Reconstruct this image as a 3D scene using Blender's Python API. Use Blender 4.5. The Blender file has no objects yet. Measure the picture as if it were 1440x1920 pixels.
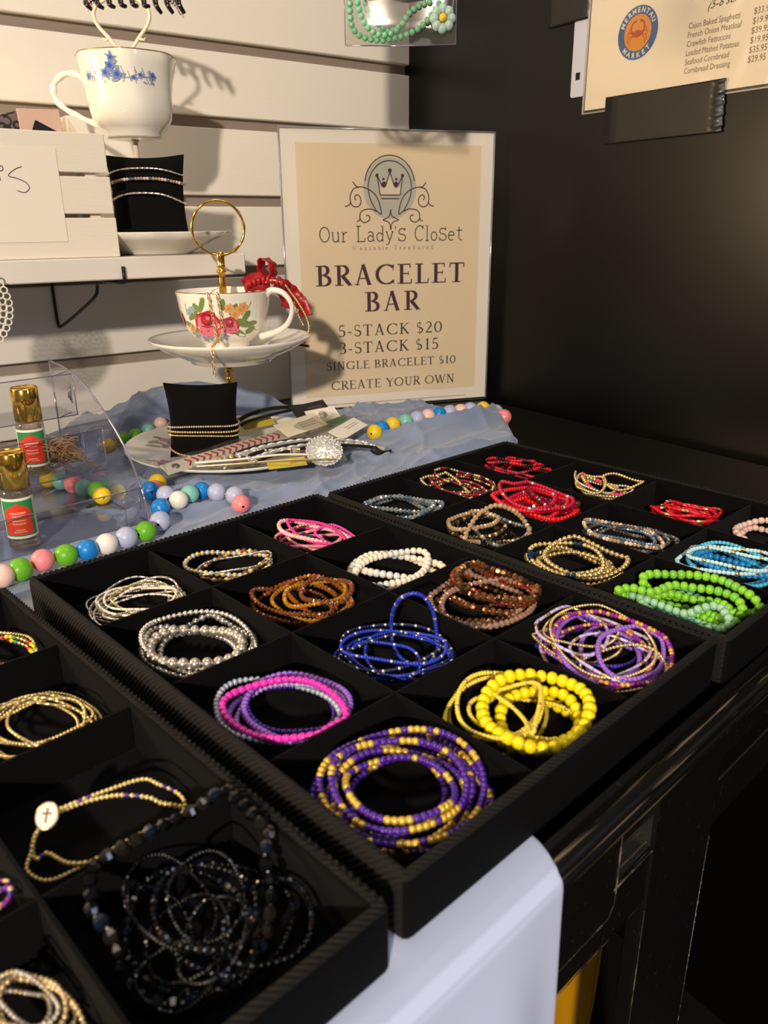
import bpy, math, random
import numpy as np
from mathutils import Vector, Matrix

# ------------------------------------------------------------------ camera
scene = bpy.context.scene
cam_data = bpy.data.cameras.new('camera')
cam = bpy.data.objects.new('camera', cam_data)
scene.collection.objects.link(cam)
scene.camera = cam
PITCH, ROLL, YAW = 0.351183, -0.010052, 0.755055
CAM = Vector((-0.147805, -0.498258, 0.242898))
_f0 = Vector((math.sin(YAW), math.cos(YAW), 0)); _r0 = Vector((math.cos(YAW), -math.sin(YAW), 0)); _u0 = Vector((0, 0, 1))
FWD = _f0*math.cos(PITCH) - _u0*math.sin(PITCH)
_up = _u0*math.cos(PITCH) + _f0*math.sin(PITCH)
_R = _r0*math.cos(ROLL) + _up*math.sin(ROLL)
_U = _up*math.cos(ROLL) - _r0*math.sin(ROLL)
cam.matrix_world = Matrix(((_R.x, _U.x, -FWD.x, CAM.x), (_R.y, _U.y, -FWD.y, CAM.y), (_R.z, _U.z, -FWD.z, CAM.z), (0, 0, 0, 1)))
cam_data.sensor_fit = 'HORIZONTAL'; cam_data.sensor_width = 36.0
cam_data.lens = 1462.92/1440*36.0
cam_data.clip_start = 0.01; cam_data.clip_end = 30
cam_data.dof.use_dof = True; cam_data.dof.focus_distance = 0.68; cam_data.dof.aperture_fstop = 18.0

# ------------------------------------------------------------------ world, lights, exposure
world = bpy.data.worlds.new('world'); scene.world = world; world.use_nodes = True
world.node_tree.nodes['Background'].inputs[0].default_value = (0.95, 0.86, 0.75, 1)
world.node_tree.nodes['Background'].inputs[1].default_value = 0.10
def lamp(name, loc, target, size, energy, color, shape='DISK', size_y=None):
    d = bpy.data.lights.new(name, 'AREA'); d.shape = shape; d.size = size
    if size_y: d.size_y = size_y
    d.energy = energy; d.color = color
    o = bpy.data.objects.new(name, d); scene.collection.objects.link(o)
    o.location = loc
    o.rotation_euler = (Vector(target)-Vector(loc)).to_track_quat('-Z', 'Y').to_euler()
    return o
lamp('warm_spot_lamp', (-1.78, -1.72, 1.04), (0.35, 0.25, 0.15), 0.10, 80, (1.0, 0.86, 0.70))
lamp('ceiling_lamp', (0.15, -0.35, 1.75), (0.15, -0.1, 0), 0.9, 8.5, (1.0, 0.92, 0.82))
lamp('window_light', (0.9, -2.3, 1.0), (0.1, -0.3, -0.1), 0.8, 15, (0.66, 0.78, 1.0))
lamp('added_glow_light', (-.46, .47, .34), (.72, -.18, .27), 0.22, 5.0, (1.0, 0.72, 0.40))  # unseen light, added for the warm glow on the black wall
scene.view_settings.view_transform = 'Standard'; scene.view_settings.look = 'None'
scene.view_settings.gamma = 1; scene.view_settings.use_curve_mapping = False
scene.view_settings.exposure = 0.0

# ------------------------------------------------------------------ helpers
def lin(c):
    if isinstance(c, str): c = tuple(int(c[i:i+2], 16)/255 for i in (0, 2, 4))
    return tuple((x/12.92 if x <= .04045 else ((x+.055)/1.055)**2.4) for x in c)
MATS = {}
def mat(name, col, rough=.5, metal=0, trans=0, coat=0, spec=.5, bump=None, ior=1.45, mix=None, sheen=0, alpha=1):
    """bump=(kind, scale, strength[, distance]); mix=(colour, noise scale, lo, hi[, stretch])"""
    if name in MATS: return MATS[name]
    m = bpy.data.materials.new(name); m.use_nodes = True; nt = m.node_tree; b = nt.nodes['Principled BSDF']
    b.inputs['Base Color'].default_value = (*lin(col), 1)
    b.inputs['Roughness'].default_value = rough; b.inputs['Metallic'].default_value = metal
    b.inputs['Transmission Weight'].default_value = trans; b.inputs['Coat Weight'].default_value = coat
    b.inputs['Specular IOR Level'].default_value = spec; b.inputs['IOR'].default_value = ior
    b.inputs['Sheen Weight'].default_value = sheen; b.inputs['Alpha'].default_value = alpha
    if bump or mix:
        tc = nt.nodes.new('ShaderNodeTexCoord')
    if mix:
        n = nt.nodes.new('ShaderNodeTexNoise'); n.inputs['Scale'].default_value = mix[1]; n.inputs['Detail'].default_value = 6
        if len(mix) > 4:
            mp = nt.nodes.new('ShaderNodeMapping'); mp.inputs['Scale'].default_value = mix[4]; nt.links.new(tc.outputs['Object'], mp.inputs[0]); nt.links.new(mp.outputs[0], n.inputs['Vector'])
        else: nt.links.new(tc.outputs['Object'], n.inputs['Vector'])
        r = nt.nodes.new('ShaderNodeMapRange'); r.inputs[1].default_value = mix[2]; r.inputs[2].default_value = mix[3]
        nt.links.new(n.outputs['Fac'], r.inputs[0])
        x = nt.nodes.new('ShaderNodeMix'); x.data_type = 'RGBA'
        x.inputs[6].default_value = (*lin(col), 1); x.inputs[7].default_value = (*lin(mix[0]), 1)
        nt.links.new(r.outputs[0], x.inputs[0]); nt.links.new(x.outputs[2], b.inputs['Base Color'])
    if bump:
        kind, sc, st = bump[:3]
        if kind == 'noise':
            t = nt.nodes.new('ShaderNodeTexNoise'); t.inputs['Scale'].default_value = sc; t.inputs['Detail'].default_value = 5; out = t.outputs['Fac']
        elif kind == 'weave':
            t = nt.nodes.new('ShaderNodeTexWave'); t.bands_direction = 'DIAGONAL'; t.inputs['Scale'].default_value = sc; t.inputs['Distortion'].default_value = .6; out = t.outputs['Fac']
        elif kind == 'grain':
            t = nt.nodes.new('ShaderNodeTexNoise'); t.inputs['Scale'].default_value = sc; t.inputs['Detail'].default_value = 4; out = t.outputs['Fac']
        vec = tc.outputs['Object']
        if kind == 'grain':
            mp = nt.nodes.new('ShaderNodeMapping'); mp.inputs['Scale'].default_value = (1, 14, 14); nt.links.new(vec, mp.inputs[0]); vec = mp.outputs[0]
        nt.links.new(vec, t.inputs['Vector'])
        bp = nt.nodes.new('ShaderNodeBump'); bp.inputs['Strength'].default_value = st
        bp.inputs['Distance'].default_value = bump[3] if len(bump) > 3 else .001
        nt.links.new(out, bp.inputs['Height']); nt.links.new(bp.outputs[0], b.inputs['Normal'])
    MATS[name] = m
    return m
def thing(name, label, cat, loc=(0, 0, 0), rotz=0, group=None):
    o = bpy.data.objects.new(name, None); scene.collection.objects.link(o)
    o.empty_display_size = .02
    o.location = loc; o.rotation_euler = (0, 0, rotz)
    o['label'] = label; o['category'] = cat
    if group: o['group'] = group
    return o
def root_matrix(o):
    m = Matrix.Translation(o.location) @ o.rotation_euler.to_matrix().to_4x4()
    return root_matrix(o.parent) @ m if o.parent else m
class MB:
    """collects shapes, then links them as ONE mesh object"""
    def __init__(s): s.v = []; s.f = []; s.m = []; s.s = []
    def add(s, V, F, m=0, smooth=True):
        n = len(s.v); s.v += [tuple(p) for p in V]
        for q in F: s.f.append(tuple(i+n for i in q)); s.m.append(m); s.s.append(smooth)
    def box(s, lo, hi, m=0, fr=None, smooth=False):
        x0, y0, z0 = lo; x1, y1, z1 = hi
        V = [(x0, y0, z0), (x1, y0, z0), (x1, y1, z0), (x0, y1, z0), (x0, y0, z1), (x1, y0, z1), (x1, y1, z1), (x0, y1, z1)]
        if fr is not None: V = [fr @ Vector(p) for p in V]
        s.add(V, [(3, 2, 1, 0), (4, 5, 6, 7), (0, 1, 5, 4), (1, 2, 6, 5), (2, 3, 7, 6), (3, 0, 4, 7)], m, smooth)
    def cbox(s, lo, hi, c=.001, m=0, fr=None):
        """box with chamfered edges"""
        x0, y0, z0 = lo; x1, y1, z1 = hi; V = []
        for z, ins in ((z0, c), (z0+c, 0), (z1-c, 0), (z1, c)):
            a, b_, d, e = x0+ins, x1-ins, y0+ins, y1-ins
            k = c if ins == 0 else 0
            V += [(a+k, d, z), (b_-k, d, z), (b_, d+k, z), (b_, e-k, z), (b_-k, e, z), (a+k, e, z), (a, e-k, z), (a, d+k, z)]
        if fr is not None: V = [fr @ Vector(p) for p in V]
        F = [tuple(range(7, -1, -1)), tuple(range(24, 32))]
        for r in range(3):
            for i in range(8): j = (i+1) % 8; F.append((r*8+i, r*8+j, r*8+8+j, r*8+8+i))
        s.add(V, F, m, False)
    def tube(s, P, r, n=8, closed=False, m=0, flat=1.0, cap=True, up=None):
        P = [Vector(p) for p in P]; k = len(P)
        rr = r if isinstance(r, (list, tuple)) else [r]*k
        T = []
        for i in range(k):
            a = P[(i-1) % k] if (closed or i > 0) else P[i]; b = P[(i+1) % k] if (closed or i < k-1) else P[i]
            t = (b-a); T.append(t.normalized() if t.length > 1e-9 else Vector((0, 0, 1)))
        u = Vector(up) if up else Vector((0, 0, 1))
        if abs(T[0].dot(u)) > .9: u = Vector((1, 0, 0))
        u = (u-T[0]*u.dot(T[0])).normalized(); V = []
        for i in range(k):
            if up: u = Vector(up)
            u = (u-T[i]*u.dot(T[i]))
            u = u.normalized() if u.length > 1e-6 else T[i].orthogonal().normalized()
            w = T[i].cross(u)
            for j in range(n):
                a = 2*math.pi*j/n; V.append(P[i]+u*(rr[i]*flat*math.cos(a))+w*(rr[i]*math.sin(a)))
        F = []
        for i in range(k if closed else k-1):
            i2 = (i+1) % k
            for j in range(n): j2 = (j+1) % n; F.append((i*n+j, i*n+j2, i2*n+j2, i2*n+j))
        if cap and not closed: F.append(tuple(range(n-1, -1, -1))); F.append(tuple((k-1)*n+j for j in range(n)))
        s.add(V, F, m)
    def lathe(s, prof, n=32, c=(0, 0, 0), m=0, rad=None, smooth=True):
        """prof: (r,z) list; rad(angle, z) scales the radius"""
        V = []; k = len(prof)
        for r, z in prof:
            for j in range(n):
                a = 2*math.pi*j/n; q = r*(rad(a, z) if rad else 1)
                V.append((c[0]+q*math.cos(a), c[1]+q*math.sin(a), c[2]+z))
        F = []
        for i in range(k-1):
            for j in range(n): j2 = (j+1) % n; F.append((i*n+j, i*n+j2, (i+1)*n+j2, (i+1)*n+j))
        s.add(V, F, m, smooth)
    def ball(s, c, r, seg=16, ring=10, m=0, sc=(1, 1, 1), fr=None, smooth=True):
        V = [(0, 0, -1)]
        for i in range(1, ring):
            t = math.pi*i/ring
            for j in range(seg): a = 2*math.pi*j/seg; V.append((math.sin(t)*math.cos(a), math.sin(t)*math.sin(a), -math.cos(t)))
        V.append((0, 0, 1)); F = []
        for j in range(seg): F.append((0, 1+(j+1) % seg, 1+j))
        for i in range(ring-2):
            for j in range(seg): j2 = (j+1) % seg; F.append((1+i*seg+j, 1+i*seg+j2, 1+(i+1)*seg+j2, 1+(i+1)*seg+j))
        L = len(V)-1
        for j in range(seg): F.append((L, 1+(ring-2)*seg+j, 1+(ring-2)*seg+(j+1) % seg))
        V = [Vector((p[0]*r*sc[0], p[1]*r*sc[1], p[2]*r*sc[2])) for p in V]
        if fr is not None: V = [fr @ p for p in V]
        s.add([p+Vector(c) for p in V], F, m, smooth)
    def prism(s, poly, h0, h1, fr=None, m=0, smooth=False):
        """polygon in local xy, from z=h0 to z=h1"""
        n = len(poly); V = [(x, y, h0) for x, y in poly]+[(x, y, h1) for x, y in poly]
        if fr is not None: V = [fr @ Vector(p) for p in V]
        F = [tuple(range(n-1, -1, -1)), tuple(range(n, 2*n))]
        for i in range(n): j = (i+1) % n; F.append((i, j, n+j, n+i))
        s.add(V, F, m, smooth)
    def grid(s, fn, nu, nv, m=0, closed_u=False, smooth=True):
        V = [fn(i/(nu if closed_u else nu-1), j/(nv-1)) for j in range(nv) for i in range(nu)]; F = []
        for j in range(nv-1):
            for i in range(nu if closed_u else nu-1): i2 = (i+1) % nu; F.append((j*nu+i, j*nu+i2, (j+1)*nu+i2, (j+1)*nu+i))
        s.add(V, F, m, smooth)
    def build(s, name, mats, parent=None, local=False, label=None, kind=None, cat=None, group=None, solid=None, subsurf=0):
        me = bpy.data.meshes.new(name)
        V = s.v
        if parent is not None and not local:
            iv = root_matrix(parent).inverted(); V = [tuple(iv @ Vector(p)) for p in V]
        me.from_pydata([tuple(p) for p in V], [], s.f)
        for mm in (mats if isinstance(mats, (list, tuple)) else [mats]): me.materials.append(mm)
        me.polygons.foreach_set('material_index', s.m); me.polygons.foreach_set('use_smooth', s.s); me.update()
        o = bpy.data.objects.new(name, me); scene.collection.objects.link(o)
        if parent is not None: o.parent = parent
        if label: o['label'] = label
        if kind: o['kind'] = kind
        if cat: o['category'] = cat
        if group: o['group'] = group
        if solid: md = o.modifiers.new('solid', 'SOLIDIFY'); md.thickness = solid; md.offset = 0
        if subsurf: md = o.modifiers.new('sub', 'SUBSURF'); md.levels = md.render_levels = subsurf
        return o
def smooth_path(P, n=8, closed=False):
    P = [Vector(p) for p in P]; k = len(P); out = []
    for i in range(k if closed else k-1):
        p0 = P[(i-1) % k] if (closed or i > 0) else P[0]; p1 = P[i]; p2 = P[(i+1) % k]; p3 = P[(i+2) % k] if (closed or i < k-2) else P[-1]
        for j in range(n):
            t = j/n
            out.append(.5*((2*p1)+(p2-p0)*t+(2*p0-5*p1+4*p2-p3)*t*t+(3*p1-p0-3*p2+p3)*t**3))
    if not closed: out.append(P[-1])
    return out
def frame(o, x, y, z):
    """4x4 matrix from origin and three axes"""
    x, y, z, o = Vector(x), Vector(y), Vector(z), Vector(o)
    return Matrix(((x.x, y.x, z.x, o.x), (x.y, y.y, z.y, o.y), (x.z, y.z, z.z, o.z), (0, 0, 0, 1)))
def sstep(a, b, x):
    t = max(0, min(1, (x-a)/(b-a))); return t*t*(3-2*t)

# ------------------------------------------------------------------ materials of the setting
white_paint = mat('white_paint', 'e6e0d6', .45, bump=('grain', 30, .25, .0006))
groove_paint = mat('groove_paint', '8f8278', .7)
black_wall = mat('black_wall_paint', '080706', .33, spec=.32, bump=('noise', 3, .05, .002))
black_wood = mat('black_table_paint', '0f0d0c', .32, spec=.5, bump=('noise', 60, .15, .0006), mix=('2a231c', 220, .66, .72))
worn_wood = mat('worn_black_edge', '0c0b0a', .35, mix=('80705a', 30, .555, .64, (.35, 14, 14)))
velvet = mat('black_velvet', '070607', .95, spec=.08, sheen=.03, bump=('noise', 900, .3, .0004))
velvet_side = mat('velvet_side', '070708', .85, spec=.12, sheen=.0, bump=('weave', 300, .15, .0005))
rib = mat('black_ribbed_fabric', '1b1918', .8, spec=.22, bump=('weave', 190, .7, .0010))
bare_edge = mat('bare_wood_edge', '6f5f4a', .5, mix=('171310', 60, .42, .52))
floor_mat = mat('dark_floor', '0d0a09', .6, bump=('noise', 20, .1))
# ------------------------------------------------------------------ the setting
AW = -0.1236                       # the slatted wall is turned a little against the table
WALL0 = Vector((0, 0.53, 0)); WX = Vector((math.cos(AW), math.sin(AW), 0)); WN = Vector((-math.sin(AW), math.cos(AW), 0))   # along, away from the room
def wall_pt(s, d=0, z=0): return WALL0 + WX*s - WN*d + Vector((0, 0, z))
CORNER_S = 0.7952
wb = bpy.data.objects.new('wall_back', None); scene.collection.objects.link(wb); wb['kind'] = 'structure'
wb.location = WALL0; wb.rotation_euler = (0, 0, AW)
b = MB(); b.box((-2.6, .011, -.80), (CORNER_S, .04, 1.35)); b.build('backing_board', groove_paint, wb, local=True)
edges = [-.80]+[.0886-.0930*k for k in range(8, 0, -1)]+[.0886, .1913, .2833, .3786, .4671, .560, .653, .746, .839, .932, 1.025, 1.118, 1.211, 1.304]
for lo, hi in zip(edges[:-1], edges[1:]):
    b = MB(); b.cbox((-2.6, 0, lo+.0005), (CORNER_S, .0112, hi-.0135), .0012)
    b.build('slat', white_paint, wb, local=True)
cor = wall_pt(CORNER_S)
RD = Vector((-.1233, -.9924, 0))    # along the black wall, towards the room
wr = bpy.data.objects.new('wall_right', None)
b = MB(); fr = frame(cor, RD, (0, 0, 1), RD.cross(Vector((0, 0, 1))))
b.box((-.012, -.80, 0), (1.9, 1.35, -.03), fr=fr)
o = b.build('wall_right', black_wall); o['kind'] = 'structure'
bpy.data.objects.remove(wr)
b = MB(); b.box((-3, -3.2, -.80), (2.2, 1.2, -.78)); b.build('floor', floor_mat, kind='structure')

# the table
t = thing('display_table', 'black painted wooden table with worn moulded edge carrying the bracelet trays', 'table', (.0, 0, -.78))
X0, X1 = -1.1, .672
prof = [(-.30, -.020), (-.30, 0), (-.3555, 0), (-.3575, -.0010), (-.3595, -.0010), (-.3620, .0002), (-.3660, -.0003), (-.3685, -.0022), (-.3690, -.0050), (-.3680, -.0075), (-.3655, -.0085), (-.3650, -.0100), (-.3672, -.0115), (-.3680, -.0140), (-.3672, -.0170), (-.3645, -.0190), (-.3580, -.0200)]
b = MB(); n = len(prof)
V = [(X0, y, z) for y, z in prof]+[(X1, y, z) for y, z in prof]
b.add(V, [(i, i+1, n+i+1, n+i) for i in range(1, n-1)], 0)
b.add(V, [tuple(range(n, 2*n)), tuple(range(n-1, -1, -1))], 0, False)
b.m[4] = b.m[5] = b.m[6] = 1; b.m[12] = b.m[13] = b.m[14] = 1
b.build('edge_moulding', [black_wood, worn_wood], t)
b = MB(); b.prism([(X0, -.3550), (.672, -.3550), (.757, .352), (.650, .440), (X0, .440)], -.030, 0); b.build('tabletop', black_wood, t)
b = MB(); b.cbox((-1.0, -.352, -.0970), (.1520, -.335, -.0205), .0015); b.build('drawer_front', black_wood, t)
b = MB(); b.cbox((-1.0, -.343, -.1360), (.55, -.320, -.0985), .001); b.build('lower_rail', black_wood, t)
b = MB(); b.box((-1.0, -.334, -.0985), (.55, -.325, -.0205)); b.build('recessed_panel', black_wood, t)
b = MB(); b.add([(.166, -.3433, -.0990), (.288, -.3433, -.0990), (.288, -.3425, -.0955), (.166, -.3425, -.0955), (.166, -.3341, -.0880), (.288, -.3341, -.0880)], [(0, 1, 2, 3), (3, 2, 5, 4)], 0, False); b.build('bevel_strip', worn_wood, t)
b = MB(); b.tube([(.1525, -.3520, -.0300), (.1525, -.3520, -.0910), (.147, -.3522, -.0972), (-.2, -.3522, -.0974)], .00045, 4); b.tube([(.166, -.3435, -.0990), (.288, -.3435, -.0990)], .0006, 4); b.tube([(.2066, -.3448, -.142), (.2066, -.3448, -.6)], .0003, 4); b.tube([(.10, -.3432, -.1362), (.2, -.3432, -.1362)], .0003, 4)
b.build('worn_edges', bare_edge, t)
for lx, ly in ((.207, -.3445), (.44, .33), (-1.0, -.345), (-1.0, .33)):
    b = MB(); b.cbox((lx, ly, -.78), (lx+.085, ly+(.012 if 0 < lx < .3 else .055), -.0205), .002)
    if ly < 0 and lx > 0: b.tube([(lx+.0845, ly+.0005, -.14), (lx+.0845, ly+.0005, -.5), (lx+.0845, ly+.0005, -.775)], .0007, 4, m=1)
    b.build('leg', [black_wood, worn_wood], t)
# ------------------------------------------------------------------ the three compartment trays
TW, TL, TH, TT, DH = .2430, .3500, .0298, .0057, .0263
TRAYS = {'left': (-.2570, -.0070, .01426), 'middle': (0, 0, 0), 'right': (.24869, -.00443, -.009645)}
TLAB = {'left': 'black velvet bracelet tray cut off by the left edge, nearest the camera',
        'middle': 'black velvet bracelet tray in the middle, purple and gold coil in its front corner',
        'right': 'black velvet bracelet tray at the back right with red and green bracelets'}
def rect_sweep(b, prof, W, L, rc=.004, ns=4, m=0):
    """profile (inset, z) swept around a rounded rectangle W x L, back-left corner at the origin"""
    k = 4*ns; V = []
    for ins, z in prof:
        r = max(rc-ins, .0004)
        for q, (cx, cy) in enumerate(((W-rc if rc > ins else W-ins-r, -rc if rc > ins else -ins-r), (rc if rc > ins else ins+r, -rc if rc > ins else -ins-r), (rc if rc > ins else ins+r, -L+rc if rc > ins else -L+ins+r), (W-rc if rc > ins else W-ins-r, -L+rc if rc > ins else -L+ins+r))):
            for j in range(ns):
                a = math.pi/2*(q+j/(ns-1)); V.append((cx+r*math.cos(a), cy+r*math.sin(a), z))
    F = [(i*k+j, i*k+(j+1) % k, (i+1)*k+(j+1) % k, (i+1)*k+j) for i in range(len(prof)-1) for j in range(k)]
    b.add(V, F, m)
def gx(i): return TT+(TW-2*TT)*i/3
def gy(j): return -(TT+(TL-2*TT)*j/4)
for nm, (tx, ty, ta) in TRAYS.items():
    t = thing('bracelet_tray', TLAB[nm], 'tray', (tx, ty, 0), ta, 'velvet bracelet trays')
    b = MB()
    rect_sweep(b, [(.0012, .0002), (.0002, .0015), (0, .004), (0, .0255), (.0004, .0280), (.0014, .0294), (.0026, .0298), (.0040, .0296), (.0050, .0288)], TW, TL)
    fo = b.build('frame', [rib, velvet_side], t, local=True)
    for q in fo.data.polygons:
        if q.normal.y < -.6 and q.center.z < .027 and q.center.y < -TL+.003: q.material_index = 1
    b = MB(); rect_sweep(b, [(.0050, .0288), (.0056, .0278), (.0057, .0262), (.0057, .002)], TW, TL)
    b.box((.0057, -TL+.0057, .0004), (TW-.0057, -.0057, .0022)); b.build('lining', velvet, t, local=True)
    b = MB()
    for y0 in (0, 1):
        P = [(.003, -.0028, .0298), (TW-.003, -.0028, .0298)] if y0 == 0 else [(TW-.0028, -.003, .0298), (TW-.0028, -TL+.003, .0298)]
        p, q = Vector(P[0]), Vector(P[1]); N = int((q-p).length/.0019)
        for i in range(N):
            c = p.lerp(q, (i+.5)/N)
            d = (q-p).normalized(); s = .0009 if i % 2 else -.0009
            off = Vector((d.y, -d.x, 0))*s
            ang = math.atan2(d.y, d.x)+(.6 if i % 2 else -.6)
            b.ball(c+off, .0011, 5, 3, sc=(1.5, .8, .6), fr=Matrix.Rotation(ang, 4, 'Z'))
    b.build('braided_trim', rib, t, local=True, kind='stuff')
    for i in (1, 2):
        b = MB(); b.cbox((gx(i)-.0009, -TL+TT, .0022), (gx(i)+.0009, -TT, DH), .0004); b.build('divider', velvet, t, local=True)
    for j in (1, 2, 3):
        b = MB(); b.cbox((TT, gy(j)-.0009, .0022), (TW-TT, gy(j)+.0009, DH-.0002), .0004); b.build('divider', velvet, t, local=True)

# ------------------------------------------------------------------ the bracelets
def bm(name, col, rough=.25, metal=0, trans=0, coat=.3, **k): return mat('bead_'+name, col, rough, metal, trans, coat, **k)
BM = {
 'silver': bm('silver', 'e2dcd2', .22, .8), 'cream': bm('cream', 'efe6cf', .3), 'gilt': bm('gilt', 'e2d098', .24, .8), 'pearl_silver': bm('pearl_silver', 'd8cdbf', .3, .8),
 'violet': bm('violet', '9563cf', .3), 'deep_purple': bm('deep_purple', '3d1a86', .2), 'grey_pearl': bm('grey_pearl', 'aeb6c6', .25, .2), 'lilac_pearl': bm('lilac_pearl', 'b08fd0', .2, .2), 'hot_pink': bm('hot_pink', 'e62fb4', .3),
 'royal': bm('royal_purple', '4a1d8f', .25), 'gold_pearl': bm('gold_pearl', 'e8c04e', .25, .45), 'pale_gold': bm('pale_gold', 'f0d488', .22, .5),
 'white_grey': bm('white_grey', 'c5c8cc', .3, .3), 'brown': bm('brown', '7a3f2b', .4), 'gold': bm('gold', 'e8cb8a', .24, .8),
 'topaz': bm('topaz', 'a55a22', .1, 0, .35), 'smoky_topaz': bm('smoky_topaz', '8d5232', .1, .2, .25), 'gold_amber': bm('gold_amber', 'c98a1e', .1, .1, .35),
 'cobalt': bm('cobalt', '1c35b8', .25), 'navy': bm('navy', '1b2450', .15, .4), 'yellow': bm('yellow', 'f2dc0c', .25), 'yellow_seed': bm('yellow_seed', 'f3d84a', .3), 'clear_yellow': bm('clear_yellow', 'd9c14a', .08, 0, .5),
 'pale_pink': bm('pale_pink', 'f4b9c4', .35), 'magenta': bm('magenta', 'e44aa6', .3), 'bright_pink': bm('bright_pink', 'f0308c', .3), 'dusty_pink': bm('dusty_pink', 'e98fa4', .4),
 'cream_white': bm('cream_white', 'f1e2cf', .3), 'cool_cream': bm('cool_cream', 'd9d8d6', .3), 'bronze': bm('bronze', 'a8744a', .14, .8), 'dark_bronze': bm('dark_bronze', '5f4230', .12, .8), 'champagne': bm('champagne', 'c59a84', .1, .2, .3), 'copper': bm('copper', 'b0543c', .15, .75),
 'dark_violet': bm('dark_violet', '3a2a92', .25), 'lilac': bm('lilac', 'cdbbe4', .3), 'plum': bm('plum', '8a1a8e', .2), 'orange_gold': bm('orange_gold', 'e2a557', .25, .4),
 'grey_crystal': bm('grey_crystal', 'a6adb3', .08, .45, .2), 'blue_grey': bm('blue_grey', '72889c', .08, .5, .1), 'blush': bm('blush', 'e6c3b4', .3), 'black_iris': bm('black_iris', '24211f', .08, .5), 'tan': bm('tan', 'c8a883', .12, .3), 'smoke': bm('smoke', '6f6a69', .08, .5, .1), 'brown_iris': bm('brown_iris', '6b5238', .1, .6), 'blue_iris': bm('blue_iris', '17395e', .08, .6),
 'lime': bm('lime', '86cc34', .3), 'lime2': bm('lime_dark', '79bf3c', .3), 'teal': bm('teal', '3f9c83', .25, 0, .1), 'seafoam': bm('seafoam', 'a9dcb4', .25, 0, .2),
 'garnet': bm('garnet', '8e1230', .12, .2), 'red': bm('red', 'd01328', .25), 'scarlet': bm('scarlet', 'e81c1c', .25), 'crimson': bm('crimson', 'b80f35', .25), 'black': bm('black', '141214', .2),
 'sky': bm('sky', '2f93d6', .2, 0, .15), 'turquoise': bm('turquoise', '4db7dc', .3), 'aqua_white': bm('aqua_white', 'bfe6ee', .3), 'coral': bm('coral', 'e8553c', .35), 'raspberry': bm('raspberry', 'd9367c', .35),
 'green': bm('green', '3f9a5c', .3), 'black_glass': bm('black_glass', '0e0f12', .07, .35), 'black_glass_blue': bm('black_glass_blue', '1c2838', .06, .6), 'black_glass_tan': bm('black_glass_tan', '2a2420', .08, .5), 'antique': bm('antique_gold', 'dcc292', .24, .8),
}
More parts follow.
